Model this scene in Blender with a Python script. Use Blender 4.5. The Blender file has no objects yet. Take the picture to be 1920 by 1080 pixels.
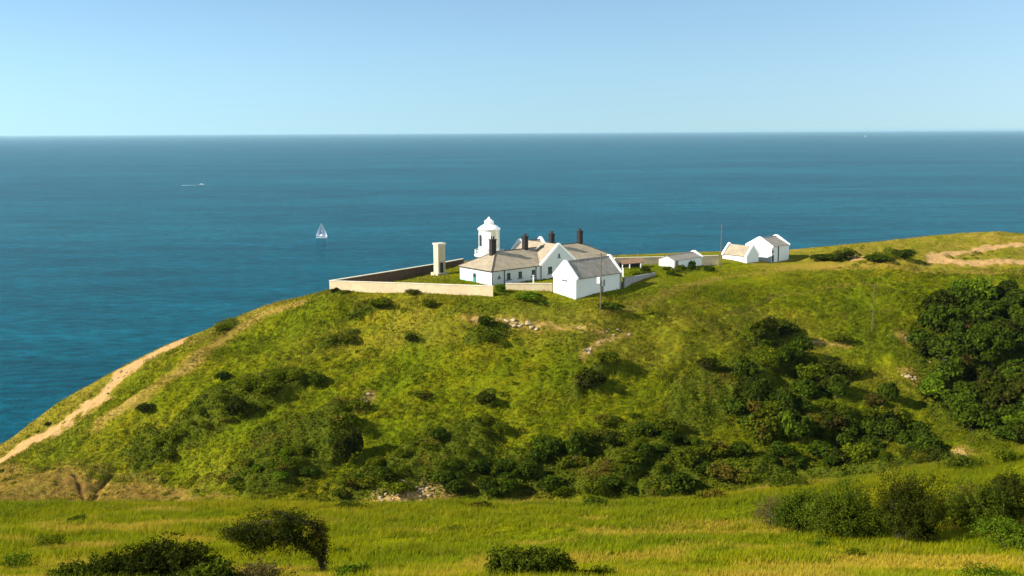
import bpy, bmesh, math, random
import numpy as np
from mathutils import Vector
random.seed(7); RNG = np.random.default_rng(11)
R = math.radians
S = bpy.context.scene
COL = S.collection

# ------------------------------------------------------------------ camera, sky, sun, exposure
H = 80.0; F = 1800.0; PITCH = R(9.23); ROLL = R(0.28)
fv = np.array([0, math.cos(PITCH), -math.sin(PITCH)]); r0 = np.array([1., 0, 0]); u0 = np.cross(r0, fv)
rv = math.cos(ROLL)*r0 - math.sin(ROLL)*u0; uv = math.sin(ROLL)*r0 + math.cos(ROLL)*u0
cam = bpy.data.cameras.new('camera'); co = bpy.data.objects.new('camera', cam); COL.objects.link(co)
from mathutils import Matrix
co.matrix_world = Matrix(((rv[0], uv[0], -fv[0], 0), (rv[1], uv[1], -fv[1], 0), (rv[2], uv[2], -fv[2], H), (0, 0, 0, 1)))
cam.sensor_width = 36; cam.lens = 36*F/1920; cam.clip_start = 0.5; cam.clip_end = 200000
S.camera = co
SUN_AZ = math.atan2(-0.30, -0.95)      # horizontal direction towards the sun (left, a little behind the camera)
SUN_EL = R(31)
sd = Vector((math.cos(SUN_EL)*math.cos(SUN_AZ), math.cos(SUN_EL)*math.sin(SUN_AZ), math.sin(SUN_EL)))
sl = bpy.data.lights.new('sun', 'SUN'); sl.energy = 5.0; sl.angle = R(0.5); sl.color = (1.0, 0.93, 0.80)
so = bpy.data.objects.new('sun', sl); COL.objects.link(so); so.rotation_euler = (-sd).to_track_quat('-Z', 'Y').to_euler(); so.location = (0, 0, 200)
W = bpy.data.worlds.new('World'); S.world = W; W.use_nodes = True
wt = W.node_tree; wt.nodes.clear()
wo = wt.nodes.new('ShaderNodeOutputWorld'); wb = wt.nodes.new('ShaderNodeBackground')
sky = wt.nodes.new('ShaderNodeTexSky'); sky.sky_type = 'NISHITA'; sky.sun_disc = False
sky.sun_elevation = SUN_EL; sky.sun_rotation = -math.atan2(sd.x, sd.y)
sky.air_density = 1.0; sky.dust_density = 3.0; sky.ozone_density = 3.0; sky.altitude = 80
tc = wt.nodes.new('ShaderNodeTexCoord'); sx = wt.nodes.new('ShaderNodeSeparateXYZ'); cx = wt.nodes.new('ShaderNodeCombineXYZ')
mz = wt.nodes.new('ShaderNodeMath'); mz.operation = 'MULTIPLY_ADD'; mz.inputs[1].default_value = 0.42; mz.inputs[2].default_value = 0.12
wt.links.new(tc.outputs['Generated'], sx.inputs[0]); wt.links.new(sx.outputs[0], cx.inputs[0]); wt.links.new(sx.outputs[1], cx.inputs[1])
mq = wt.nodes.new('ShaderNodeMath'); mq.operation = 'MULTIPLY_ADD'; mq.inputs[1].default_value = 4.5; mq.inputs[2].default_value = 0.7
wt.links.new(sx.outputs[2], mq.inputs[0]); wt.links.new(mq.outputs[0], mz.inputs[1])
wt.links.new(sx.outputs[2], mz.inputs[0]); wt.links.new(mz.outputs[0], cx.inputs[2])
nv = wt.nodes.new('ShaderNodeVectorMath'); nv.operation = 'NORMALIZE'
wt.links.new(cx.outputs[0], nv.inputs[0]); wt.links.new(nv.outputs[0], sky.inputs[0])
hs = wt.nodes.new('ShaderNodeMix'); hs.data_type = 'RGBA'; hs.blend_type = 'MULTIPLY'; hs.inputs[0].default_value = 1; hs.inputs[7].default_value = (1.0, 1.10, 1.0, 1)
wt.links.new(sky.outputs[0], hs.inputs[6]); wt.links.new(hs.outputs[2], wb.inputs[0]); wt.links.new(wb.outputs[0], wo.inputs[0]); wb.inputs[1].default_value = 0.101
S.view_settings.view_transform = 'Standard'; S.view_settings.look = 'None'; S.view_settings.gamma = 1
S.view_settings.exposure = 1.25
S.cycles.max_bounces = 6; S.cycles.transparent_max_bounces = 8

# ------------------------------------------------------------------ tagging helpers
def tag(o, label=None, cat=None, group=None, kind=None):
    if label: o['label'] = label
    if cat: o['category'] = cat
    if group: o['group'] = group
    if kind: o['kind'] = kind
    return o
def empty(name, loc, rz=0.0):
    o = bpy.data.objects.new(name, None); o.location = loc; o.rotation_euler = (0, 0, rz); o.empty_display_size = .3
    COL.objects.link(o); return o
def link_mesh(name, me, m, parent=None):
    o = bpy.data.objects.new(name, me); COL.objects.link(o)
    if m: me.materials.append(m)
    if parent: o.parent = parent
    return o

# ------------------------------------------------------------------ pixel rays (used to survey the place)
def ray(px, py):
    d = fv*F + rv*(px-960) + uv*(540-py); return d/d[1]
def at(px, py, d):
    q = ray(px, py); return (q[0]*d, d, H+q[2]*d)

# ------------------------------------------------------------------ value noise
def vnoise(x, y, seed):
    xi = np.floor(x).astype(np.int64); yi = np.floor(y).astype(np.int64); fx = x-xi; fy = y-yi
    fx = fx*fx*fx*(fx*(fx*6-15)+10); fy = fy*fy*fy*(fy*(fy*6-15)+10)
    def h(a, b):
        n = (a*374761393 + b*668265263 + seed*974711) & 0xffffffff
        n = ((n ^ (n >> 13))*1274126177) & 0xffffffff
        return ((n ^ (n >> 16)) & 0xffff)/65535.0*2-1
    return (h(xi, yi)*(1-fx)+h(xi+1, yi)*fx)*(1-fy)+(h(xi, yi+1)*(1-fx)+h(xi+1, yi+1)*fx)*fy
def fbm(x, y, seed, octv=4, gain=.5):
    s = 0; a = 1; 
    for k in range(octv):
        s = s + a*vnoise(x*2**k+k*17.3, y*2**k-k*9.1, seed+k*7); a *= gain
    return s

# ------------------------------------------------------------------ terrain
ctl = []
def cp(*pts):
    for p in pts: ctl.append(at(*p))
for p in (-500, 0, 500, 960, 1400, 1920, 2400): cp((p, 1080, 45))
for p in (-500, 0, 500, 1000): cp((p, 1012, 62))
cp((1400, 1005, 62), (1920, 985, 63), (2400, 975, 63))
cp((-500, 952, 85), (0, 951, 85), (300, 951, 85), (600, 951, 85), (900, 952, 85), (1250, 938, 86), (1500, 908, 90), (1750, 878, 95), (1920, 858, 98), (2400, 840, 100))
for x in (-110, -50, 0, 50, 110): ctl.append((x, 0, 77.4)); ctl.append((x, 22, 68.6))
for x in (-120, -60, 0): ctl.append((x*1.1, 113, 27.5))
for x in (60,): ctl.append((x, 116, 29))
for x in (130,): ctl.append((x, 122, 33))
cp((-500, 1010, 150), (0, 942, 150), (300, 946, 147), (600, 948, 143), (900, 944, 143), (1250, 932, 143), (1500, 900, 145), (1750, 860, 150), (1920, 840, 155), (2400, 820, 160))
cp((0, 885, 162), (200, 893, 159), (350, 905, 156))
cp((-500, 1080, 165), (-250, 960, 170), (0, 835, 176), (0, 868, 169), (100, 762, 181), (100, 810, 173), (200, 705, 186), (200, 800, 169), (340, 638, 193), (480, 582, 201), (600, 552, 209))
cp((400, 800, 163), (600, 800, 160), (900, 800, 159), (1200, 800, 160), (1500, 800, 163), (1750, 790, 168), (1920, 780, 172), (2400, 760, 176))
cp((300, 700, 180), (500, 700, 174), (700, 700, 170.5), (960, 700, 170), (1200, 700, 172.5), (1450, 700, 178), (1700, 690, 187), (1920, 680, 195), (2400, 670, 200))
cp((480, 625, 192), (700, 620, 184), (950, 620, 179.5), (1200, 620, 184), (1450, 620, 195), (1700, 620, 203), (1920, 600, 212), (2400, 600, 215))
cp((620, 546, 199), (770, 549, 194), (925, 555, 190), (1080, 564, 189.5), (1127, 572, 186.5), (1245, 548, 198), (1350, 560, 203), (1350, 522, 221), (1350, 500, 236), (1500, 520, 225), (1640, 545, 221), (1920, 540, 225), (1700, 510, 232))
for p in ((-30, 206, 47.3), (-5, 203, 47.3), (10, 215, 47.3), (20, 225, 47.5), (-16.5, 223, 47.0), (-22, 228, 46.2), (-33, 209, 46.5), (0, 235, 47.5), (35, 232, 47.8), (-15, 245, 46.6), (10, 255, 46.6), (38, 255, 47), (24, 199.5, 47.4), (55, 243, 47.6)): ctl.append(p)
cp((1485, 494, 243), (1600, 488, 241), (1745, 490, 240), (1920, 492, 240), (1750, 465, 262), (1920, 460, 265), (2400, 465, 262))
cp((1490, 468, 268), (1600, 457, 280), (1700, 447, 290), (1850, 435, 302), (1920, 438, 304), (2400, 452, 310))
P = np.array(ctl); NC = len(P); SC = 100.0
def _K(r2): return np.where(r2 > 0, 0.5*r2*np.log(np.maximum(r2, 1e-12)), 0)
_A = P[:, :2]/SC
_M = np.zeros((NC+3, NC+3)); _d = ((_A[:, None]-_A[None])**2).sum(-1); _M[:NC, :NC] = _K(_d)+np.eye(NC)*2e-4
_M[:NC, NC] = 1; _M[:NC, NC+1:] = _A; _M[NC, :NC] = 1; _M[NC+1:, :NC] = _A.T
_w = np.linalg.solve(_M, np.concatenate([P[:, 2], [0, 0, 0]]))
def tps(x, y):
    x = np.asarray(x, float).ravel()/SC; y = np.asarray(y, float).ravel()/SC; out = np.empty(len(x))
    for i in range(0, len(x), 40000):
        a = x[i:i+40000]; b = y[i:i+40000]
        out[i:i+40000] = _K((a[:, None]-_A[:, 0])**2+(b[:, None]-_A[:, 1])**2)@_w[:NC] + _w[NC]+_w[NC+1]*a+_w[NC+2]*b
    return out
SKY = [(-2500, 150), (-500, 165), (-250, 170), (0, 176), (100, 181), (200, 186), (340, 193), (480, 201), (600, 209), (720, 226), (855, 250), (1000, 260), (1200, 262), (1350, 266), (1490, 268), (1600, 280), (1700, 290), (1850, 302), (1920, 304), (2400, 310), (4500, 320)]
_sa = [ray(p, 560)[0] for p, _ in SKY]; _sdp = [d for _, d in SKY]
BLD = [(-38, 199), (-4, 189.5), (13, 189), (26, 198), (78, 236), (78, 262), (-14, 246)]
def seg_dist(x, y, poly, closed=True):
    d = np.full(x.shape, 1e9); inside = np.zeros(x.shape, bool); n = len(poly)
    for i in range(n if closed else n-1):
        ax, ay = poly[i]; bx, by = poly[(i+1) % n]
        t = np.clip(((x-ax)*(bx-ax)+(y-ay)*(by-ay))/((bx-ax)**2+(by-ay)**2+1e-9), 0, 1)
        d = np.minimum(d, np.hypot(x-ax-t*(bx-ax), y-ay-t*(by-ay)))
        if closed and ay != by:
            c = ((ay > y) != (by > y)) & (x < (bx-ax)*(y-ay)/(by-ay)+ax); inside ^= c
    return np.where(inside, -d, d) if closed else d
def smooth(t): t = np.clip(t, 0, 1); return t*t*(3-2*t)
def ground0(x, y):
    x = np.asarray(x, float); y = np.asarray(y, float); sh = x.shape; x = x.ravel(); y = y.ravel()
    z = tps(x, y)
    a = x/np.maximum(y, 30); s = np.interp(a, _sa, _sdp)
    flat = smooth((seg_dist(x, y, BLD)+1)/9)
    near = smooth((y-30)/30); far = smooth((y-125)/20)
    edge = smooth((s-y)/12)
    p = (x*.8+y*.6); q = (-x*.6+y*.8)
    n = far*edge*flat*(1.0*fbm(p/26, q/9, 3, 3)+0.28*fbm(p/5.5, q/2.4, 9, 3)+.16*fbm(x/1.1, y/1.1, 5, 2))
    n = n+(1-far)*(0.30*fbm(x/14, y/10, 21, 3)*near+0.05*fbm(x/1.6, y/1.6, 4, 2))
    n = n+far*.06*fbm(x/2.2, y/2.2, 31, 2)
    z = z+n
    over = y-s-1.0
    z = np.where(over > 0, z-1.35*over-0.25*np.abs(fbm(x/6, y/6, 40, 3))*np.minimum(over, 8), z)
    return np.maximum(z, -7).reshape(sh)
MOUNDS = []   # (polygon world xy, height, edge width)
GULLY = []    # (polyline xy, depth, width)
def ground(x, y):
    z = ground0(x, y); x = np.asarray(x, float); y = np.asarray(y, float)
    for poly, h, ew in MOUNDS:
        pa = np.array(poly); m = (x > pa[:, 0].min()-3) & (x < pa[:, 0].max()+3) & (y > pa[:, 1].min()-3) & (y < pa[:, 1].max()+3)
        if not np.any(m): continue
        xx = np.atleast_1d(x)[np.atleast_1d(m)]; yy = np.atleast_1d(y)[np.atleast_1d(m)]
        d = seg_dist(xx, yy, poly)+1.2*fbm(xx/3.5, yy/3.5, 77, 3)
        add = h*smooth(-d/ew)*(1+.35*fbm(xx/2.4, yy/2.4, 78, 3))
        z = np.atleast_1d(z); z[np.atleast_1d(m)] += add
    for line, dp, w in GULLY:
        pa = np.array(line); m = (x > pa[:, 0].min()-w*3) & (x < pa[:, 0].max()+w*3) & (y > pa[:, 1].min()-w*3) & (y < pa[:, 1].max()+w*3)
        if not np.any(m): continue
        xx = np.atleast_1d(x)[np.atleast_1d(m)]; yy = np.atleast_1d(y)[np.atleast_1d(m)]
        d = seg_dist(xx, yy, line, False)+.4*w*vnoise(xx/1.1, yy/1.1, 79)
        z = np.atleast_1d(z); z[np.atleast_1d(m)] -= dp*smooth(1-d/w)
    return z
_D = np.concatenate([np.arange(30, 130, .5), np.arange(130, 330, .5)])
def hit(px, py, fn=None, dmin=0):
    q = ray(px, py); D = _D[_D >= dmin]; z = (fn or ground0)(q[0]*D, D); below = z > H+q[2]*D
    i = int(np.argmax(below)) if below.any() else len(D)-1
    d = D[i]; return (q[0]*d, d, float(z[i]))
def hxy(pts, dmin=0): return [hit(a, b, None, dmin)[:2] for a, b in pts]

SCRUB = {  # low wind-clipped scrub, surveyed outlines
 'a': ([(590, 942), (640, 900), (740, 842), (850, 792), (925, 782), (950, 820), (900, 880), (830, 925), (700, 945)], 1.5, 3.2),
 'b': ([(205, 862), (250, 820), (330, 790), (420, 712), (545, 690), (612, 708), (570, 738), (480, 785), (390, 825), (300, 868)], 1.3, 2.6),
 'c': ([(1235, 800), (1250, 715), (1390, 655), (1520, 665), (1545, 700), (1440, 740), (1320, 820)], 1.3, 4.0),
 'd': ([(405, 905), (480, 815), (560, 775), (640, 752), (668, 800), (655, 868), (580, 925), (460, 930)], 1.1, 3.5),
 'e': ([(1055, 748), (1078, 700), (1128, 664), (1163, 678), (1122, 724), (1080, 750)], 1.3, 1.6),
 'f': ([(640, 606), (668, 574), (732, 562), (728, 580), (690, 598)], .8, 1.6),
 'g': ([(580, 660), (610, 632), (668, 624), (650, 645), (610, 664)], .7, 1.6),
 'h': ([(860, 640), (905, 598), (960, 612), (930, 636), (880, 650)], .8, 1.6),
 'i': ([(395, 622), (425, 602), (450, 597), (440, 612), (410, 630)], .3, 1.0),
 'j': ([(600, 790), (650, 762), (690, 738), (680, 762), (625, 800)], .8, 1.4),
 'k': ([(755, 752), (800, 730), (806, 744), (770, 760)], .6, 1.0),
 'l': ([(880, 762), (900, 735), (922, 740), (912, 762)], .7, 1.0),
 'm': ([(1380, 640), (1400, 608), (1480, 604), (1500, 630), (1450, 655)], 1.1, 1.6),
 'n': ([(1620, 486), (1700, 472), (1722, 478), (1700, 490), (1640, 493)], .6, 1.2),
 'o': ([(1520, 486), (1580, 468), (1612, 478), (1580, 492)], .6, 1.2),
 'p': ([(850, 935), (960, 850), (1110, 815), (1250, 800), (1300, 850), (1500, 850), (1800, 850), (1760, 885), (1480, 905), (1300, 930), (1150, 928), (1000, 940), (880, 952)], 1.0, 4.0),
 'q': ([(1700, 690), (1725, 590), (1800, 552), (2050, 545), (2050, 830), (1840, 830), (1740, 790)], 1.0, 4.0),
 'r': ([(240, 885), (290, 850), (330, 842), (318, 862), (265, 888)], .6, 1.2),
 's': ([(750, 640), (765, 626), (782, 632), (768, 646)], .5, .8),
 't': ([(790, 575), (798, 560), (815, 562), (810, 574)], .5, .8),
}
for k, (pl, h, ew) in SCRUB.items(): MOUNDS.append((hxy(pl, 130), h, ew))
SOIL = [hxy([(207, 893), (185, 915), (168, 945)], 130), hxy([(140, 893), (150, 915), (160, 945)], 130)]
GULLY.append((hxy([(1335, 600), (1400, 582), (1450, 556), (1540, 540), (1640, 533)], 130), .5, .9)); GULLY.append((SOIL[0], .8, 1.2)); GULLY.append((SOIL[1], .3, .6))
PATHS = [  # (pixels, half width, name)
 ([(-60, 905), (0, 868), (60, 826), (130, 786), (195, 742), (225, 702), (275, 672), (338, 641)], 1.0, 'main'),
 ([(-160, 965), (-60, 905), (0, 866), (60, 828), (110, 800)], 1.4, 'main'),
 ([(130, 786), (195, 742), (225, 705), (262, 678)], 1.5, 'main'),
 ([(1920, 458), (1870, 461), (1800, 471), (1750, 484), (1752, 490)], 2.3, 'sand'),
 ([(1752, 491), (1850, 492), (2000, 492)], 2.0, 'road'),
 ([(1597, 489), (1606, 485)], 1.4, 'patch')]
PATHW = [(hxy(p, 130), w, n) for p, w, n in PATHS]
TRAILS = [(hxy(p, 130), w, a) for p, w, a in [
 ([(190, 790), (270, 740), (340, 700), (400, 648), (440, 620), (500, 585), (560, 568)], 2.0, .62),
 ([(1335, 600), (1400, 582), (1450, 556), (1540, 540), (1640, 533)], .7, .25),
 ([(0, 878), (110, 874), (200, 886), (300, 905)], .9, .25),
 ([(1130, 585), (1240, 560), (1350, 520), (1500, 505), (1750, 500)], 1.6, .3)]]
ROCKY = [(hxy(p, 130), w) for p, w in [
 ([(940, 603), (1010, 612)], 1.2), ([(1092, 668), (1130, 640), (1180, 630)], .6), ([(675, 765), (692, 742)], .9),
 ([(705, 940), (760, 928), (830, 925)], 2.4), ([(1700, 640), (1760, 660), (1790, 700)], 1.8), ([(1700, 700), (1745, 745)], 1.3), ([(1800, 845), (1828, 880)], 1.3), ([(870, 595), (1130, 625)], .8), ([(1500, 640), (1585, 650)], 1.0)]]
BANK = hxy([(-60, 885), (60, 885), (200, 895), (350, 905), (440, 940), (300, 948), (100, 948), (-60, 950)], 130)

def attrs(x, y):
    """dirt, dry, scrub, soil masks at world xy"""
    n1 = fbm(x/4, y/4, 55, 4); n2 = fbm(x/1.3, y/1.3, 56, 3)
    dirt = np.zeros(x.shape); dry = np.zeros(x.shape); scrub = np.zeros(x.shape); soil = np.zeros(x.shape)
    def near(poly, pad):
        pa = np.array(poly); return (x > pa[:, 0].min()-pad) & (x < pa[:, 0].max()+pad) & (y > pa[:, 1].min()-pad) & (y < pa[:, 1].max()+pad)
    for line, w, n in PATHW:
        m = near(line, 8); d = seg_dist(x[m], y[m], line, False)+.8*n2[m]+.6*n1[m]
        dirt[m] = np.maximum(dirt[m], smooth((w-d)/.9+.5)); dry[m] = np.maximum(dry[m], .7*smooth((w+2.2-d)/2.5))
    for line, w, a in TRAILS:
        m = near(line, 8); d = seg_dist(x[m], y[m], line, False)+.5*n1[m]
        dry[m] = np.maximum(dry[m], a*1.3*smooth((w*1.4-d)/w)); dirt[m] = np.maximum(dirt[m], a*.45*smooth((w-d)/w+.4*n2[m]-.2))
    for line, w in ROCKY:
        m = near(line, 8); d = seg_dist(x[m], y[m], line, False)
        dirt[m] = np.maximum(dirt[m], .75*smooth((w-d)/w+.55*n2[m]-.25)); dry[m] = np.maximum(dry[m], .7*smooth((w*2-d)/w))
    for line in SOIL:
        m = near(line, 6); d = seg_dist(x[m], y[m], line, False)+.3*n2[m]; soil[m] = np.maximum(soil[m], smooth((.9-d)/.5)*(.6+.5*n2[m]))
    m = near(BANK, 4); d = seg_dist(x[m], y[m], BANK); dry[m] = np.maximum(dry[m], 1.0*smooth(-d/2.5+.5*n1[m]+.3)); soil[m] = np.maximum(soil[m], .55*smooth(-d/3)*smooth(.45+.9*n2[m]+.5*n1[m]))
    for poly, h, ew in MOUNDS:
        m = near(poly, 4); d = seg_dist(x[m], y[m], poly)+1.2*fbm(x[m]/3.5, y[m]/3.5, 77, 3)
        scrub[m] = np.maximum(scrub[m], smooth(-d/ (ew*.45)+.1))
    a = x/np.maximum(y, 30); s = np.interp(a, _sa, _sdp)
    rim = smooth((y-s+9)/9)*(y > 120); crest = np.interp(x/np.maximum(y, 30), [-.6, 0, .2, .45, .6], [85, 85, 87, 93, 97]); dry = np.maximum(dry, np.where(y < 125, .95*smooth((9+6*n1-np.abs(y-crest-2))/7)*(x > -22)*(.6+.5*n1), 0)); dry = np.maximum(dry, np.where(y < 75, .75*smooth(1.6*fbm(x/7, y/3.2, 501, 4)-.25+(60-y)/60), 0)); dry = np.maximum(dry, .8*rim*(.7+.4*n1))
    dry = np.maximum(dry, smooth(.55*fbm(x/30, y/18, 91, 4)+.1)*.45*(y > 120)); 
    plateau = (y > 232) & (x > 60); dry = np.where(plateau, np.maximum(dry, .55+.35*n1), dry)
    return [np.clip(v, 0, 1).astype(np.float32) for v in (dirt, dry, scrub, soil)]

# ------------------------------------------------------------------ materials
def newmat(name, rough=.8, spec=.3):
    m = bpy.data.materials.new(name); m.use_nodes = True; nt = m.node_tree; b = nt.nodes['Principled BSDF']
    b.inputs['Roughness'].default_value = rough; b.inputs['Specular IOR Level'].default_value = spec
    return m, nt, b
def N(nt, t, **kw):
    n = nt.nodes.new(t)
    for k, v in kw.items(): setattr(n, k, v)
    return n
def noise(nt, scale, detail=4, coord=None, rough=.55):
    n = N(nt, 'ShaderNodeTexNoise'); n.inputs['Scale'].default_value = scale; n.inputs['Detail'].default_value = detail; n.inputs['Roughness'].default_value = rough
    if coord is not None: nt.links.new(coord, n.inputs['Vector'])
    return n.outputs['Fac']
def ramp(nt, fac, stops):
    r = N(nt, 'ShaderNodeValToRGB'); e = r.color_ramp.elements
    while len(e) < len(stops): e.new(.5)
    for i, (p, c) in enumerate(stops): e[i].position = p; e[i].color = (c[0], c[1], c[2], 1) if isinstance(c, (tuple, list)) else (c, c, c, 1)
    nt.links.new(fac, r.inputs[0]); return r.outputs[0]
def mix(nt, fac, a, b, typ='MIX'):
    m = N(nt, 'ShaderNodeMix', data_type='RGBA', blend_type=typ)
    for s, v in ((m.inputs[0], fac), (m.inputs[6], a), (m.inputs[7], b)):
        if isinstance(v, (int, float)): s.default_value = v
        elif isinstance(v, (tuple, list)): s.default_value = (*v, 1)
        else: nt.links.new(v, s)
    return m.outputs[2]
def attr(nt, name): 
    a = N(nt, 'ShaderNodeAttribute'); a.attribute_name = name; return a.outputs['Fac']
def pos(nt): return N(nt, 'ShaderNodeNewGeometry').outputs['Position']
def math_(nt, op, a, b=None, clamp=False):
    m = N(nt, 'ShaderNodeMath', operation=op); m.use_clamp = clamp
    for s, v in ((m.inputs[0], a), (m.inputs[1], b)):
        if v is None: continue
        if isinstance(v, (int, float)): s.default_value = v
        else: nt.links.new(v, s)
    return m.outputs[0]

def grass_colour(nt, p):
    mpn = N(nt, 'ShaderNodeMapping'); mpn.vector_type = 'POINT'; mpn.inputs['Rotation'].default_value = (0, 0, -.65); nt.links.new(p, mpn.inputs[0])
    ms_ = N(nt, 'ShaderNodeMapping'); ms_.inputs['Scale'].default_value = (.38, 1, .8); nt.links.new(mpn.outputs[0], ms_.inputs[0]); pa = ms_.outputs[0]
    big = noise(nt, .045, 4, p); mid = noise(nt, .5, 5, pa, .65); fine = noise(nt, 2.2, 5, p, .7)
    c = ramp(nt, big, [(.34, (.096, .120, .003)), (.50, (.140, .144, .003)), (.68, (.190, .165, .006))])
    c = mix(nt, ramp(nt, mid, [(.40, 0.), (.62, .6)]), c, (.078, .105, .003))
    c = mix(nt, ramp(nt, fine, [(.52, 0.), (.74, .4)]), c, (.240, .205, .012))
    c = mix(nt, ramp(nt, noise(nt, .20, 5, pa, .7), [(.46, 0.), (.60, .6)]), c, (.092, .125, .003))
    c = mix(nt, ramp(nt, noise(nt, 1.0, 6, pa, .75), [(.52, 0.), (.64, .8)]), c, (.044, .056, .004))
    drym = math_(nt, 'MULTIPLY', attr(nt, 'dry'), ramp(nt, mid, [(.25, .55), (.6, 1.)]))
    c = mix(nt, drym, c, mix(nt, ramp(nt, fine, [(.35, 0.), (.65, 1.)]), (.20, .130, .014), (.31, .215, .05)))
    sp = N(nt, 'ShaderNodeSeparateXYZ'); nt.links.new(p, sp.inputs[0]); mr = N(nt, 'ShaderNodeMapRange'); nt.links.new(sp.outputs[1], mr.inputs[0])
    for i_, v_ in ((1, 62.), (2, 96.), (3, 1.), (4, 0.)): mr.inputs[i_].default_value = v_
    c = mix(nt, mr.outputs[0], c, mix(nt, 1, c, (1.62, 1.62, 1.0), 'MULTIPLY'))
    return c, big, mid, fine
def ground_mat():
    m, nt, b = newmat('turf_and_soil', .95, .0)
    p = pos(nt); c, big, mid, fine = grass_colour(nt, p)
    sc = mix(nt, ramp(nt, mid, [(.35, 0.), (.62, 1.)]), (.032, .048, .004), (.075, .085, .006))
    c = mix(nt, attr(nt, 'scrub'), c, sc)
    dc = mix(nt, ramp(nt, fine, [(.3, 0.), (.7, 1.)]), (.26, .145, .05), (.46, .30, .135))
    c = mix(nt, attr(nt, 'dirt'), c, dc)
    c = mix(nt, attr(nt, 'soil'), c, (.085, .042, .016))
    nt.links.new(c, b.inputs['Base Color'])
    bp = N(nt, 'ShaderNodeBump'); bp.inputs['Strength'].default_value = .8; bp.inputs['Distance'].default_value = .35
    h = mix(nt, .5, noise(nt, 1.4, 6, p, .75), noise(nt, 5, 4, p, .7)); nt.links.new(h, bp.inputs['Height']); nt.links.new(bp.outputs[0], b.inputs['Normal'])
    return m
def leaf_mat(name, dark, light, accent=None, scale=.5, transl=.25):
    m, nt, b = newmat(name, .8, .0)
    p = pos(nt); oi = N(nt, 'ShaderNodeObjectInfo')
    n = noise(nt, scale, 4, p, .7); c = mix(nt, ramp(nt, n, [(.35, 0.), (.65, 1.)]), dark, light)
    if accent: c = mix(nt, ramp(nt, noise(nt, .16, 3, p), [(.56, 0.), (.66, .8)]), c, accent)
    a = N(nt, 'ShaderNodeAttribute'); a.attribute_name = 'tint'
    c = mix(nt, 1, c, ramp(nt, a.outputs['Fac'], [(0, .62), (1, 1.35)]), 'MULTIPLY')
    c = mix(nt, 1, c, ramp(nt, oi.outputs['Random'], [(0, (.9, .85, .9)), (1, (1.15, 1.15, .95))]), 'MULTIPLY')
    nt.links.new(c, b.inputs['Base Color'])
    t = N(nt, 'ShaderNodeBsdfTranslucent'); nt.links.new(c, t.inputs[0]); ms = N(nt, 'ShaderNodeMixShader'); ms.inputs[0].default_value = transl
    nt.links.new(b.outputs[0], ms.inputs[1]); nt.links.new(t.outputs[0], ms.inputs[2]); nt.links.new(ms.outputs[0], nt.nodes['Material Output'].inputs[0])
    return m
def grass_mat():
    m, nt, b = newmat('grass_blades', .8, .0)
    p = pos(nt); c, *_ = grass_colour(nt, p)
    a = N(nt, 'ShaderNodeAttribute'); a.attribute_name = 'tint'
    c = mix(nt, ramp(nt, a.outputs['Fac'], [(.72, 0.), (1, .8)]), c, (.27, .22, .05))
    c = mix(nt, 1, c, ramp(nt, a.outputs['Fac'], [(0, .75), (.7, 1.25)]), 'MULTIPLY')
    nt.links.new(c, b.inputs['Base Color'])
    t = N(nt, 'ShaderNodeBsdfTranslucent'); nt.links.new(c, t.inputs[0]); ms = N(nt, 'ShaderNodeMixShader'); ms.inputs[0].default_value = .5
    nt.links.new(b.outputs[0], ms.inputs[1]); nt.links.new(t.outputs[0], ms.inputs[2]); nt.links.new(ms.outputs[0], nt.nodes['Material Output'].inputs[0])
    return m
def plain(name, col, rough=.7, var=.12, scale=1.5, spec=.3, bump=0, metal=0):
    m, nt, b = newmat(name, rough, spec); b.inputs['Metallic'].default_value = metal
    o = N(nt, 'ShaderNodeTexCoord').outputs['Object']
    n = noise(nt, scale, 6, o, .65)
    c = mix(nt, 1, col, ramp(nt, n, [(.25, 1-var*1.6), (.7, 1+var*.6)]), 'MULTIPLY'); nt.links.new(c, b.inputs['Base Color'])
    if bump:
        bp = N(nt, 'ShaderNodeBump'); bp.inputs['Strength'].default_value = .6; bp.inputs['Distance'].default_value = bump
        nt.links.new(noise(nt, scale*5, 4, o), bp.inputs['Height']); nt.links.new(bp.outputs[0], b.inputs['Normal'])
    return m
def render_wall(name, col, stain):
    m, nt, b = newmat(name, .75, .2); o = N(nt, 'ShaderNodeTexCoord').outputs['Object']
    mp = N(nt, 'ShaderNodeMapping'); mp.inputs['Scale'].default_value = (1.6, 1.6, .25); nt.links.new(o, mp.inputs[0])
    n = noise(nt, 1.2, 6, mp.outputs[0], .7)
    c = mix(nt, ramp(nt, n, [(.5, 0.), (.8, .45)]), col, stain); nt.links.new(c, b.inputs['Base Color'])
    bp = N(nt, 'ShaderNodeBump'); bp.inputs['Strength'].default_value = .4; bp.inputs['Distance'].default_value = .02
    nt.links.new(noise(nt, 6, 4, o), bp.inputs['Height']); nt.links.new(bp.outputs[0], b.inputs['Normal'])
    return m
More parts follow.
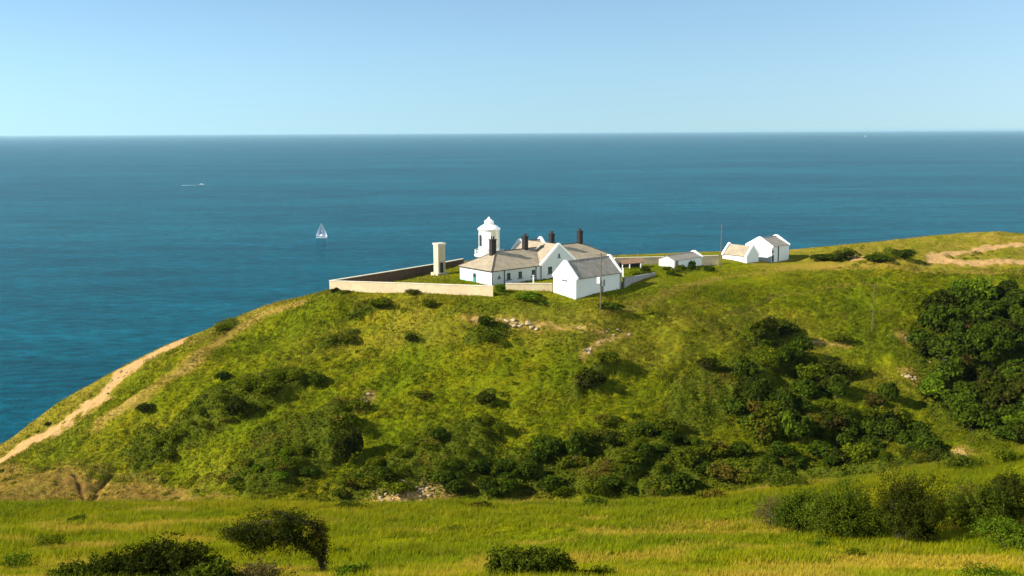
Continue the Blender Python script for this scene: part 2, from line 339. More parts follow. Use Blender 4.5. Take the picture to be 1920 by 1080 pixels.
def slate(name, c1, c2, mortar):
    m, nt, b = newmat(name, .75, .2); o = N(nt, 'ShaderNodeTexCoord').outputs['UV']
    bt = N(nt, 'ShaderNodeTexBrick'); nt.links.new(o, bt.inputs['Vector'])
    bt.inputs['Color1'].default_value = (*c1, 1); bt.inputs['Color2'].default_value = (*c2, 1); bt.inputs['Mortar'].default_value = (*mortar, 1)
    bt.inputs['Scale'].default_value = 1; bt.inputs['Brick Width'].default_value = .45; bt.inputs['Row Height'].default_value = .3; bt.inputs['Mortar Size'].default_value = .02
    n = noise(nt, .5, 6, o, .7); c = mix(nt, 1, bt.outputs[0], ramp(nt, n, [(.3, .72), (.7, 1.2)]), 'MULTIPLY')
    c = mix(nt, ramp(nt, noise(nt, 1.6, 5, o, .7), [(.58, 0.), (.7, .5)]), c, (.30, .27, .10))
    nt.links.new(c, b.inputs['Base Color'])
    bp = N(nt, 'ShaderNodeBump'); bp.inputs['Strength'].default_value = .5; bp.inputs['Distance'].default_value = .03
    nt.links.new(bt.outputs['Fac'], bp.inputs['Height']); bp.invert = True; nt.links.new(bp.outputs[0], b.inputs['Normal'])
    return m
def stone_wall():
    m, nt, b = newmat('compound_wall_stone', .9, .1); o = N(nt, 'ShaderNodeTexCoord').outputs['UV']
    n = noise(nt, .12, 4, o, .6)
    c = mix(nt, ramp(nt, n, [(.38, 0.), (.62, 1.)]), (.62, .53, .34), (.58, .42, .27))
    bt = N(nt, 'ShaderNodeTexBrick'); nt.links.new(o, bt.inputs['Vector'])
    bt.inputs['Color1'].default_value = (1, 1, 1, 1); bt.inputs['Color2'].default_value = (.8, .8, .8, 1); bt.inputs['Mortar'].default_value = (.7, .7, .7, 1)
    bt.inputs['Scale'].default_value = 1; bt.inputs['Brick Width'].default_value = .6; bt.inputs['Row Height'].default_value = .25
    c = mix(nt, .7, c, bt.outputs[0], 'MULTIPLY')
    c = mix(nt, ramp(nt, noise(nt, 1.2, 6, o, .7), [(.5, 0.), (.75, .5)]), c, (.33, .27, .17))
    nt.links.new(c, b.inputs['Base Color'])
    bp = N(nt, 'ShaderNodeBump'); bp.inputs['Strength'].default_value = .6; bp.inputs['Distance'].default_value = .05
    nt.links.new(noise(nt, 4, 5, o), bp.inputs['Height']); nt.links.new(bp.outputs[0], b.inputs['Normal'])
    return m
def sea_mat():
    m, nt, b = newmat('sea_water', .25, .012); b.inputs['IOR'].default_value = 1.33
    p = pos(nt)
    def mp(sx, sy, rz=0):
        n = N(nt, 'ShaderNodeMapping'); n.inputs['Scale'].default_value = (sx, sy, 1); n.inputs['Rotation'].default_value = (0, 0, rz); nt.links.new(p, n.inputs[0]); return n.outputs[0]
    big = noise(nt, 1, 5, mp(.0011, .0035, .15), .6); mid = noise(nt, 1, 5, mp(.012, .035, -.1), .65); sm = noise(nt, 1, 4, mp(.10, .26, .2), .7)
    c = ramp(nt, big, [(.34, (.0002, .043, .068)), (.5, (.0004, .057, .086)), (.66, (.0015, .074, .106))])
    c = mix(nt, 1, c, ramp(nt, mid, [(.3, .7), (.7, 1.3)]), 'MULTIPLY'); c = mix(nt, 1, c, ramp(nt, sm, [(.3, .5), (.7, 1.55)]), 'MULTIPLY')
    nt.links.new(c, b.inputs['Base Color'])
    bp = N(nt, 'ShaderNodeBump'); bp.inputs['Strength'].default_value = .9; bp.inputs['Distance'].default_value = 1.6
    h = mix(nt, .45, noise(nt, 1, 5, mp(.10, .24, .25), .6), noise(nt, 1, 3, mp(.5, .9, -.2), .6)); nt.links.new(h, bp.inputs['Height']); nt.links.new(bp.outputs[0], b.inputs['Normal'])
    return m
M = dict(bushn=leaf_mat('near_bush_leaves', (.026, .044, .004), (.085, .115, .008), (.075, .055, .015), .9), walld=plain('dark_brown_rubble_wall', (.10, .065, .04), .95, .4, 2.5, .1, .06), walls=plain('shade_toned_low_wall', (.20, .20, .20), .9, .2),ground=ground_mat(), grass=grass_mat(), sea=sea_mat(),  # low wall's grey is darkened, its shade put into the colour
 scrubleaf=leaf_mat('scrub_leaves', (.036, .056, .003), (.105, .122, .006), (.105, .075, .012)),
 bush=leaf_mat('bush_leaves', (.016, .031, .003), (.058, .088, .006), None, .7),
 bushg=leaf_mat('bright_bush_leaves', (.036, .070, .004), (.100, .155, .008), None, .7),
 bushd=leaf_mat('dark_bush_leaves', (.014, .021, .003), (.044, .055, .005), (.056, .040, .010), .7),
 twig=leaf_mat('brown_twigs', (.045, .040, .014), (.12, .09, .035), None, 1.),
 bark=plain('bark', (.035, .026, .018), .9, .3, 4), barkl=plain('pale_bark', (.16, .13, .10), .9, .3, 4),
 white=render_wall('whitewashed_render', (.50, .535, .545), (.42, .43, .40)), wpaint=plain('white_gloss_paint', (.82, .82, .81), .45, .05),
 slate=slate('weathered_stone_tiles', (.33, .275, .195), (.27, .225, .16), (.20, .16, .11)), greyslate=slate('grey_slates', (.27, .245, .205), (.21, .195, .17), (.12, .11, .10)),
 lead=plain('dark_ridge_tiles', (.06, .045, .035), .7), chim=plain('tarred_chimney_render', (.016, .013, .013), .8, .3), pot=plain('chimney_pot_clay', (.05, .03, .025), .8),
 wallst=stone_wall(), cope=plain('wall_coping_stone', (.62, .56, .42), .85, .2), conc=plain('weathered_concrete', (.42, .37, .27), .85, .22, .8), concd=plain('concrete_cap', (.50, .46, .38), .85, .1),
 teal=plain('teal_paint', (.03, .20, .17), .5), mint=plain('mint_green_plinth_paint', (.32, .66, .50), .6), black=plain('black_iron', (.012, .012, .014), .5), glass=plain('dark_window_glass', (.02, .03, .035), .12, .1, 1, .6),
 sash=plain('grey_green_sash', (.10, .17, .16), .6), sill=plain('slate_sill', (.05, .09, .10), .6), cream=plain('cream_lantern_blinds', (.66, .63, .46), .8, .05), wood=plain('weathered_pole_wood', (.13, .10, .07), .9, .3), rust=plain('rusty_brown_roof_sheet', (.17, .10, .06), .8, .3),
 steel=plain('grey_transformer_steel', (.12, .14, .14), .5), rock=plain('pale_limestone', (.38, .30, .19), .9, .3, 2, .1, .05), pave=plain('pale_paving', (.66, .62, .50), .9), sail=plain('white_sailcloth', (.66, .72, .80), .8, .04), hull=plain('white_boat_hull', (.75, .77, .8), .4), navy=plain('navy_cloth', (.02, .02, .08), .7), foam=plain('boat_wake_foam', (.42, .55, .60), .9, .1))

# ------------------------------------------------------------------ ground as one sheet (split along its paths)
def axis(parts):
    out = []
    for a, b, st in parts: out += list(np.arange(a, b, st))
    return np.array(out+[parts[-1][1]])
ys = axis([(-50, 0, 5), (0, 36, 1.5), (36, 100, .3), (100, 138, 1.2), (138, 235, .3), (235, 312, .5), (312, 420, 6)])
aa = axis([(-.95, -.50, .008), (-.50, .50, .00115), (.50, .95, .008)])
YY, AA = np.meshgrid(ys, aa, indexing='ij'); XX = AA*(YY+60)
zz = ground(XX.ravel(), YY.ravel())
ny, nx = YY.shape; V = np.stack([XX.ravel(), YY.ravel(), zz], 1)
AT = attrs(XX.ravel(), YY.ravel())
idx = np.arange(ny*nx).reshape(ny, nx)
Q = np.stack([idx[:-1, :-1], idx[:-1, 1:], idx[1:, 1:], idx[1:, :-1]], -1).reshape(-1, 4)
def np_mesh(name, verts, faces, atts=None, smooth_=False):
    me = bpy.data.meshes.new(name); n = len(verts); f = len(faces); k = faces.shape[1]
    me.vertices.add(n); me.vertices.foreach_set('co', np.ascontiguousarray(verts, np.float32).ravel())
    me.loops.add(f*k); me.loops.foreach_set('vertex_index', np.ascontiguousarray(faces, np.int32).ravel())
    me.polygons.add(f); me.polygons.foreach_set('loop_start', np.arange(0, f*k, k, dtype=np.int32)); me.polygons.foreach_set('loop_total', np.full(f, k, np.int32))
    me.update(calc_edges=True)
    if smooth_: me.polygons.foreach_set('use_smooth', np.ones(f, bool))
    if atts:
        for kx, v in atts.items():
            a = me.attributes.new(kx, 'FLOAT', 'POINT'); a.data.foreach_set('value', np.ascontiguousarray(v, np.float32))
    return me
qc = V[Q].mean(1); qd = AT[0][Q].mean(1)
own = np.zeros(len(Q), int)
for i, (line, w, n) in enumerate(PATHW):
    d = seg_dist(qc[:, 0], qc[:, 1], line, False); own[(qd > .5) & (d < w+1.5)] = i+1
own[(own == 0) & (qc[:, 1] < 112)] = 9
NMS = dict(main='dirt_path', sand='sandy_track', road='road', patch='bare_patch')
land = [('hillside', [0]), ('meadow', [9])]+[(b, [i+1 for i, t in enumerate(PATHW) if t[2] == a]) for a, b in NMS.items()]
for nm, k in land:
    fq = Q[np.isin(own, k)]
    if not len(fq): continue
    u, inv = np.unique(fq, return_inverse=True)
    me = np_mesh(nm, V[u], inv.reshape(-1, 4), dict(dirt=AT[0][u], dry=AT[1][u], scrub=AT[2][u], soil=AT[3][u]), True)
    o = link_mesh(nm, me, M['ground']); tag(o, kind='structure')
# sea
sv = []; sf = []
rr = [0, 400, 900, 2000, 5000, 12000, 30000, 90000]; NS = 96
for r_ in rr[1:]:
    for k in range(NS): sv.append((r_*math.cos(2*math.pi*k/NS), r_*math.sin(2*math.pi*k/NS), 0))
sv.append((0, 0, 0)); c0 = len(sv)-1
bm = bmesh.new(); bv = [bm.verts.new(v) for v in sv]
for k in range(NS):
    bm.faces.new((bv[c0], bv[k], bv[(k+1) % NS]))
    for j in range(len(rr)-2): bm.faces.new((bv[j*NS+k], bv[(j+1)*NS+k], bv[(j+1)*NS+(k+1) % NS], bv[j*NS+(k+1) % NS]))
me = bpy.data.meshes.new('sea'); bm.to_mesh(me); bm.free(); tag(link_mesh('sea', me, M['sea']), kind='structure')

# ------------------------------------------------------------------ mesh part helpers (local coordinates)
class MB:
    def __init__(s): s.v = []; s.f = []
    def poly(s, pts, faces):
        b = len(s.v); s.v += [tuple(p) for p in pts]; s.f += [tuple(b+i for i in f) for f in faces]; return s
    def box(s, x0, x1, y0, y1, z0, z1):
        return s.poly([(x0, y0, z0), (x1, y0, z0), (x1, y1, z0), (x0, y1, z0), (x0, y0, z1), (x1, y0, z1), (x1, y1, z1), (x0, y1, z1)],
                      [(0, 3, 2, 1), (4, 5, 6, 7), (0, 1, 5, 4), (1, 2, 6, 5), (2, 3, 7, 6), (3, 0, 4, 7)])
    def prism(s, pts, vec):      # pts: closed 3d outline, swept by vec
        n = len(pts); q = [tuple(a+b for a, b in zip(p, vec)) for p in pts]
        return s.poly(list(pts)+q, [tuple(range(n)), tuple(reversed(range(n, 2*n)))]+[((i+1) % n, i, n+i, n+(i+1) % n) for i in range(n)])
    def lathe(s, prof, n=24, cx=0, cy=0):
        b = len(s.v)
        for r, z in prof:
            for k in range(n): a = 2*math.pi*k/n; s.v.append((cx+r*math.cos(a), cy+r*math.sin(a), z))
        for j in range(len(prof)-1):
            for k in range(n): s.f.append((b+j*n+k, b+j*n+(k+1) % n, b+(j+1)*n+(k+1) % n, b+(j+1)*n+k))
        s.f.append(tuple(b+k for k in reversed(range(n)))); s.f.append(tuple(b+(len(prof)-1)*n+k for k in range(n))); return s
    def tube(s, pts, rad, n=7):
        P_ = [Vector(p) for p in pts]; b = len(s.v); rad = rad if isinstance(rad, (list, tuple)) else [rad]*len(P_)
        for i, p in enumerate(P_):
            t = (P_[min(i+1, len(P_)-1)]-P_[max(i-1, 0)]).normalized(); a = t.cross(Vector((0, 0, 1)) if abs(t.z) < .9 else Vector((1, 0, 0))).normalized(); c = t.cross(a)
            for k in range(n): w = 2*math.pi*k/n; q = p+(a*math.cos(w)+c*math.sin(w))*rad[i]; s.v.append(tuple(q))
        for j in range(len(P_)-1):
            for k in range(n): s.f.append((b+j*n+k, b+j*n+(k+1) % n, b+(j+1)*n+(k+1) % n, b+(j+1)*n+k))
        s.f.append(tuple(b+k for k in reversed(range(n)))); s.f.append(tuple(b+(len(P_)-1)*n+k for k in range(n))); return s
    def build(s, name, m, parent=None, uvs=True, loc=None, smooth_=False):
        me = bpy.data.meshes.new(name); me.from_pydata(s.v, [], s.f); me.update()
        bm = bmesh.new(); bm.from_mesh(me); bmesh.ops.recalc_face_normals(bm, faces=bm.faces[:])
        uvl = bm.loops.layers.uv.new('UVMap')
        for f in bm.faces:
            f.smooth = smooth_
            n = f.normal; up = Vector((0, 0, 1))
            if abs(n.z) > .98: a, c = Vector((1, 0, 0)), Vector((0, 1, 0))
            else: a = up.cross(n).normalized(); c = n.cross(a).normalized()
            for l in f.loops: l[uvl].uv = (l.vert.co.dot(a), l.vert.co.dot(c))
        bm.to_mesh(me); bm.free()
        o = link_mesh(name, me, m, parent)
        if loc: o.location = loc
        return o

def slab(mb, quad, th):          # a roof slope given as 4 or 3 corners, thickened upwards along its normal
    q = [Vector(p) for p in quad]; n = (q[1]-q[0]).cross(q[-1]-q[0]).normalized()
    if n.z < 0: n = -n
    mb.prism([tuple(p) for p in q], tuple(n*th))
def window_x(parent, x, z0, w, h, y=0, side=-1):     # window in a wall whose face looks along -y (side=-1)
    o = MB().box(x-w/2, x+w/2, y-.035, y+.05, z0, z0+h).build('window', M['sash'], parent)
    g = MB()
    for a, b in ((x-w/2+.07, x-.03), (x+.03, x+w/2-.07)):
        g.box(a, b, y-.042, y-.03, z0+.07, z0+h/2-.03); g.box(a, b, y-.042, y-.03, z0+h/2+.03, z0+h-.07)
    g.build('pane', M['glass'], o); MB().box(x-w/2-.25, x+w/2+.25, y-.16, y-.004, z0-.17, z0-.01).build('sill', M['sill'], o)
def window_y(parent, y, z0, w, h, m=None):            # window in the end wall, which looks along -x
    o = MB().box(-.035, .05, y-w/2, y+w/2, z0, z0+h).build('window', m or M['wpaint'], parent)
    g = MB()
    for a, b in ((y-w/2+.07, y-.03), (y+.03, y+w/2-.07)):
        g.box(-.042, -.03, a, b, z0+.07, z0+h/2-.03); g.box(-.042, -.03, a, b, z0+h/2+.03, z0+h-.07)
    g.build('pane', M['cream'], o); MB().box(-.14, -.004, y-w/2-.12, y+w/2+.12, z0-.12, z0-.01).build('sill', M['wpaint'], o)

def gabled(root, L, Wd, hw, hr, roofm, cope=(True, True), base=-2.0, ov=.12, names=('wall', 'roof', 'coping'), x0=0, y0=0, ch=.38, wallm=None, cw=.42):
    """ridge along local x; gable ends at x0 and x0+L"""
    x1 = x0+L; y1 = y0+Wd; ym = y0+Wd/2
    wb_ = MB().prism([(x0, y0, base), (x0, y1, base), (x0, y1, hw), (x0, ym, hr-.05), (x0, y0, hw)], (L, 0, 0)).build(names[0], wallm or M['white'], root)
    rf = MB(); k = (hr-hw)/(Wd/2); ax = x0+(cw+.003 if cope[0] else -.15); bx = x1-(cw+.003 if cope[1] else -.15)
    o_ = .25
    slab(rf, [(ax, y0-o_, hw-k*o_+.01), (bx, y0-o_, hw-k*o_+.01), (bx, ym, hr+.01), (ax, ym, hr+.01)], ov)
    slab(rf, [(ax, y1+o_, hw-k*o_+.01), (bx, y1+o_, hw-k*o_+.01), (bx, ym, hr+.01), (ax, ym, hr+.01)], ov)
    r_ = rf.build(names[1], roofm, root)
    MB().box(ax, bx, ym-.12, ym+.12, hr+.06, hr+.06+ov+.06).build('ridge_tiles', M['lead'] if roofm == M['slate'] else roofm, r_)
    for i, c in enumerate(cope):
        if not c: continue
        xa = x0-.06 if i == 0 else x1-cw
        MB().prism([(xa, y0-.3, hw-.25), (xa, y0-.3, hw+.12), (xa, ym-.25, hr+ch), (xa, ym+.25, hr+ch), (xa, y1+.3, hw+.12), (xa, y1+.3, hw-.25), (xa, y1+.004, hw-.25), (xa, y1-.0, hw-.05), (xa, ym, hr-.03), (xa, y0-.0, hw-.05), (xa, y0-.004, hw-.25)], (cw+.06, 0, 0)).build(names[2], M['wpaint'], root)
    return wb_, r_

# ------------------------------------------------------------------ keepers' cottages
TH = R(40)
cot = tag(empty('keepers_cottage', (-4.3, 204.7, 47.2), TH), 'long white cottage range with hipped stone tiled roof and four dark chimneys', 'cottage')
L, Wd, hw, hr = 37.5, 11.5, 3.4, 6.45; hh = Wd/2
wl = MB().box(0, L, 0, Wd, -2, hw).build('wall', M['white'], cot)
e = .3; ze = hw-.16
rf = MB()
A0, A1, A2, A3 = (-e, -e, ze), (L+e, -e, ze), (L+e, Wd+e, ze), (-e, Wd+e, ze); B0, B1 = (hh, hh, hr), (L-hh, hh, hr)
rf.poly([A0, A1, A2, A3, B0, B1, (-e, -e, ze-.12), (L+e, -e, ze-.12), (L+e, Wd+e, ze-.12), (-e, Wd+e, ze-.12)],
        [(0, 1, 5, 4), (1, 2, 5), (2, 3, 4, 5), (3, 0, 4), (0, 6, 7, 1), (1, 7, 8, 2), (2, 8, 9, 3), (3, 9, 6, 0), (6, 9, 8, 7)])
roof = rf.build('roof', M['slate'], cot)
hp = MB()
for a, b in ((A0, B0), (A3, B0), (A1, B1), (A2, B1), (B0, B1)): hp.tube([a, b], .13, 6)
hp.build('ridge_tiles', M['lead'], roof)
MB().box(-e-.12, -e-.002, -e-.1, Wd+e, ze-.13, ze-.02).box(-e-.12, 13.7, -e-.12, -e-.002, ze-.13, ze-.02).build('gutter', M['black'], cot)
# cross gable
gx0, gw = 14.1, 10.5; gh = 7.45
gwl = MB().prism([(gx0, -.35, -2), (gx0+gw, -.35, -2), (gx0+gw, -.35, hw), (gx0+gw/2, -.35, gh-.05), (gx0, -.35, hw)], (0, Wd+.7, 0)).build('gable_wall', M['white'], cot)
rf = MB(); k = (gh-hw)/(gw/2)
for sx_ in (-1, 1):
    xe = gx0+gw/2+sx_*(gw/2+.25); zz_ = hw-k*.25+.01
    slab(rf, [(xe, .07, zz_), (xe, Wd+.35, zz_), (gx0+gw/2, Wd+.35, gh+.01), (gx0+gw/2, .07, gh+.01)], .13)
gr = rf.build('gable_roof', M['slate'], cot)
xm = gx0+gw/2
MB().prism([(gx0-.35, -.42, hw-.3), (gx0-.35, -.42, hw+.12), (xm-.2, -.42, gh+.38), (xm+.2, -.42, gh+.38), (gx0+gw+.35, -.42, hw+.12), (gx0+gw+.35, -.42, hw-.3), (gx0+gw+.01, -.42, hw-.3), (xm, -.42, gh-.03), (gx0-.01, -.42, hw-.3)], (0, .48, 0)).build('coping', M['wpaint'], cot)
# rear wing with its white parapet
gabled(cot, 7, 6.5, 4.4, 7.0, M['slate'], (True, True), -1, names=('rear_wall', 'rear_roof', 'coping'), x0=19.2, y0=10.2, ch=.75)
for s_, bw in ((4.9, 1.25), (14.4, 1.05), (22.6, 1.05), (31.8, 1.05)):
    zb = min(hr-.6, hw+(s_/hh)*(hr-hw)) if s_ < hh else hr-.4
    c = MB().box(s_-bw/2, s_+bw/2, hh-.5, hh+.5, zb-1.0, 9.1).box(s_-bw/2-.1, s_+bw/2+.1, hh-.6, hh+.6, 9.1, 9.3).build('chimney', M['chim'], cot)
    for d_ in (-.28, .28): MB().lathe([(.17, 9.3), (.15, 9.85), (.19, 9.9), (.19, 9.95)], 10, s_+d_, hh).build('chimney_pot', M['pot'], c)
for x in (4.7, 8.0, 11.9): window_x(cot, x, .95, 1.0, 1.45)
window_x(cot, 16.6, 1.15, 1.25, 1.55, -.35); window_x(cot, 22.0, 1.15, 1.25, 1.55, -.35); window_x(cot, 19.35, 4.6, .55, .8, -.35); window_x(cot, 28, .95, 1.0, 1.45); window_x(cot, 33, .95, 1.0, 1.45)
MB().prism([(1.5, -.06, 1.3), (2.5, -.06, 1.3), (2.0, -.06, 2.2)], (0, .055, 0)).build('vent', M['sill'], cot)
for x in (3.45, 12.6): MB().tube([(x, -.12, ze-.1), (x, -.12, -1.0)], .075, 6).build('downpipe', M['black'], cot)
MB().tube([(-.1, -.12, ze-.1), (-.1, -.12, -.8)], .075, 6).build('downpipe', M['black'], cot)
d = MB().box(-.05, .04, 5.55, 6.65, -.6, 2.15).build('door', M['teal'], cot); MB().box(-.10, -.052, 5.7, 5.78, .8, .95).build('handle', M['black'], d)
MB().box(-.06, -.052, 5.7, 6.5, 1.2, 2.0).build('door_glass', M['glass'], d)
window_y(cot, 9.0, .9, 1.1, 1.4); MB().box(-.03, -.004, 6.7, Wd-.002, -1.2, .35).box(-.03, -.004, 4.5, 5.5, -1.2, .2).build('plinth', M['mint'], cot)

# ------------------------------------------------------------------ lighthouse
lh = tag(empty('lighthouse', (-5.35, 226, 47.3)), 'short white round lighthouse with domed lantern behind the cottages', 'lighthouse')
MB().lathe([(2.9, -1), (2.75, 3.3), (3.0, 3.6), (3.45, 3.75), (3.5, 3.8)], 32).build('tower', M['wpaint'], lh, smooth_=True)
gal = MB().lathe([(3.5, 3.81), (3.55, 3.85), (3.55, 4.05), (3.5, 4.1)], 32).build('gallery', M['wpaint'], lh)
rl = MB()
for k in range(20):
    a = 2*math.pi*k/20; rl.tube([(3.42*math.cos(a), 3.42*math.sin(a), 4.1), (3.42*math.cos(a), 3.42*math.sin(a), 5.25)], .03, 5)
for z in (4.5, 4.88, 5.25): rl.tube([(3.42*math.cos(2*math.pi*k/32), 3.42*math.sin(2*math.pi*k/32), z) for k in range(33)], .028, 5)
rl.build('railing', M['wpaint'], gal)
MB().lathe([(2.5, 4.1), (2.5, 5.7), (2.55, 5.75)], 32).build('lantern_base', M['wpaint'], lh, smooth_=True)
MB().lathe([(2.30, 5.76), (2.30, 10.0)], 24).build('lantern_glazing', M['cream'], lh)
mu = MB()
for k in range(12):
    a = 2*math.pi*(k+.3)/12; mu.tube([(2.42*math.cos(a), 2.42*math.sin(a), 5.75), (2.42*math.cos(a), 2.42*math.sin(a), 10.05)], .07, 5)
for z in (7.2, 8.6): mu.tube([(2.42*math.cos(2*math.pi*k/24), 2.42*math.sin(2*math.pi*k/24), z) for k in range(25)], .05, 5)
mu.build('glazing_bars', M['wpaint'], lh)
bl = MB()   # blanked white panels on the landward side
for k in range(5):
    a = R(-128)+R(10.0)*k; bl.prism([(2.36*math.cos(a), 2.36*math.sin(a), 5.76), (2.36*math.cos(a+R(10)), 2.36*math.sin(a+R(10)), 5.76), (2.36*math.cos(a+R(10)), 2.36*math.sin(a+R(10)), 9.99), (2.36*math.cos(a), 2.36*math.sin(a), 9.99)], (.05*math.cos(a), .05*math.sin(a), 0))
bl.build('blank_panels', M['wpaint'], lh)
MB().lathe([(2.35, 9.98), (2.68, 10.0), (2.7, 10.2), (2.4, 10.5), (1.9, 10.9), (1.25, 11.2), (1.1, 11.3)], 32).build('lantern_roof', M['wpaint'], lh, smooth_=True)
MB().lathe([(1.05, 11.25), (1.12, 11.35), (1.12, 11.95), (.95, 12.1), (.6, 12.4), (.28, 12.6), (.2, 12.65), (.28, 12.8), (.1, 13.0)], 20).build('roof_vent', M['wpaint'], lh, smooth_=True)
MB().tube([(0, 0, 12.9), (0, 0, 14.0)], .05, 5).tube([(-.35, 0, 13.5), (.35, 0, 13.5)], .04, 5).build('weathervane', M['lead'], lh)
w_ = MB().prism([(2.505*math.cos(R(205)), 2.505*math.sin(R(205)), 6.2), (2.505*math.cos(R(222)), 2.505*math.sin(R(222)), 6.2), (2.505*math.cos(R(222)), 2.505*math.sin(R(222)), 8.9), (2.505*math.cos(R(205)), 2.505*math.sin(R(205)), 8.9)], (.03, .02, 0)).build('lantern_window', M['glass'], lh)

# ------------------------------------------------------------------ outbuilding in front
ob = tag(empty('outbuilding', (12.85, 190, 46.9), R(42)), 'tall white outbuilding with grey slate roof standing nearest the slope edge', 'outbuilding')
gabled(ob, 13.5, 6.5, 4.1, 7.05, M['greyslate'], (True, True), -3, ch=.42)
MB().box(.45, 13.0, -.36, -.262, 3.87, 3.98).build('gutter', M['black'], ob)
sg = MB().box(-.05, -.002, 2.55, 4.05, 2.55, 3.5).build('louvre_vent', M['steel'], ob); MB().box(-.07, -.052, 2.65, 3.95, 2.62, 3.1).build('vent_board', M['wpaint'], sg)
d = MB().box(7.2, 8.1, -.05, .03, -.3, 1.8).build('door', M['steel'], ob); MB().box(7.25, 7.33, -.1, -.052, .7, .8).build('handle', M['black'], d)
MB().tube([(13.2, -.1, 3.85), (13.2, -.1, -.5)], .06, 6).build('downpipe', M['black'], ob)

# ------------------------------------------------------------------ concrete pillar by the sea wall
pl = tag(empty('lookout_tower', (-17.2, 222.5, 47.6), R(38)), 'square cream concrete tower with flat overhanging cap by the sea wall', 'tower')
MB().box(0, 2.0, 0, 2.0, -1, 6.45).build('shaft', M['conc'], pl)
MB().box(-.16, 2.16, -.16, 2.16, 6.452, 6.8).build('cap', M['concd'], pl)
MB().box(.5, 1.35, -.04, .02, -.4, 2.3).build('doorway', M['black'], pl)
MB().box(-.5, 2.5, -.5, 2.5, -1.4, -.15).build('plinth', M['conc'], pl)

# ------------------------------------------------------------------ compound walls
def wall_run(pts, tops, bottom, th, label, name='compound_wall', m='wallst', cap='cope', ch=.12):
    """pts xy polyline; tops z per point"""
    root = tag(empty(name, (pts[0][0], pts[0][1], bottom)), label, 'wall')
    ox, oy = pts[0]; body = MB(); cp_ = MB()
    for i in range(len(pts)-1):
        a = Vector((pts[i][0]-ox, pts[i][1]-oy, 0)); b = Vector((pts[i+1][0]-ox, pts[i+1][1]-oy, 0)); n = (b-a).normalized().cross(Vector((0, 0, 1)))*th/2
        ta, tb = tops[i]-bottom, tops[i+1]-bottom
        def quad(mb, w, z0a, z0b, z1a, z1b):
            nn = n*w
            c = [a-nn, b-nn, b+nn, a+nn]
            mb.poly([(p.x, p.y, z) for p, z in zip(c, (z0a, z0b, z0b, z0a))]+[(p.x, p.y, z) for p, z in zip(c, (z1a, z1b, z1b, z1a))], [(0, 3, 2, 1), (4, 5, 6, 7), (0, 1, 5, 4), (1, 2, 6, 5), (2, 3, 7, 6), (3, 0, 4, 7)])
        quad(body, 1, 0, 0, ta-ch, tb-ch); quad(cp_, 1.25, ta-ch+.002, tb-ch+.002, ta, tb)
    body.build('wall_body', M[m], root); cp_.build('coping', M[cap], root); return root
wall_run([(-38.2, 199), (-20, 194.3), (-3.8, 190)], [49.45, 49.55, 49.6], 44.5, .5, 'cream stone compound wall along the slope edge left of the outbuilding')
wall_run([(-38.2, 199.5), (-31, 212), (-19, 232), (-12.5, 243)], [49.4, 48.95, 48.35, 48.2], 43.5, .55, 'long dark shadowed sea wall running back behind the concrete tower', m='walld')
a_ = at(948, 531, 196.5); b_ = at(1036, 531, 196)
wall_run([a_[:2], b_[:2]], [a_[2], b_[2]], 45, .45, 'short cream wall between the cottage and the tall outbuilding')
wall_run([at(1152, 483, 231)[:2], at(1240, 481, 234)[:2], at(1347, 478.5, 238)[:2]], [at(1152, 483, 231)[2], at(1240, 481, 234)[2], at(1347, 478.5, 238)[2]], 45.5, .5, 'tan stone back wall with white capping right of the cottages')
a_ = at(1161, 519, 199.7); b_ = at(1228, 511, 215)
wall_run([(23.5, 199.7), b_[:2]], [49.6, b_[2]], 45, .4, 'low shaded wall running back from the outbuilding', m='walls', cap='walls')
# lean-to
lt = at(1166, 504, 226)
ln = tag(empty('lean_to_shelter', (lt[0], lt[1], 47.6), R(8)), 'low open shelter with brown sloping roof under the tan wall', 'shelter')
rf = MB(); slab(rf, [(0, 0, 1.15), (5.6, 0, 1.5), (5.6, 2.6, 2.3), (0, 2.6, 1.9)], .1); rf.build('roof', M['rust'], ln)
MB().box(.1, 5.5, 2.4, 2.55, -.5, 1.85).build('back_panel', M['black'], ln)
for x in (.15, 1.9, 4.6): MB().box(x-.1, x+.1, -.1, .1, -.6, 1.12 + x*.06).build('post', M['wpaint'], ln)
pv = MB().box(-.4, 6.0, -3.2, -.6, -.6, .10).build('paving_slab', M['pave']); pv.location = (lt[0], lt[1], 47.55); tag(pv, 'pale paved terrace in front of the brown roofed shelter', 'terrace')
# small white posts
for (px, py, d, hh_), lb in (((1000, 540, 199, 2.6), 'slim white post standing before the cottage front'), ((1168, 516, 212, 1.4), 'short white gatepost near the shelter terrace')):
    q = at(px, py, d); r_ = MB().box(-.14, .14, -.14, .14, -1, hh_).box(-.2, .2, -.2, .2, hh_+.002, hh_+.12).build('white_post', M['wpaint']); r_.location = q; tag(r_, lb, 'post')

# ------------------------------------------------------------------ store and sheds on the right
c = at(1264, 507, 228.5)
st = tag(empty('low_store', (c[0], c[1], 47.35), R(44)), 'low white store with plain gable and grey roof below the tan wall', 'store')
gabled(st, 11.4, 4.6, 1.95, 2.85, M['greyslate'], (False, True), -2, ch=.45)
MB().box(.5, .5+1.1, -.05, .02, -.3, 1.8).build('door', M['steel'], st)
c = at(1400, 497, 239.5)
sa = empty('small_shed', (c[0], c[1], 47.35), R(42)); tag(sa, 'small white shed with tan roof built against the larger white shed', 'shed')
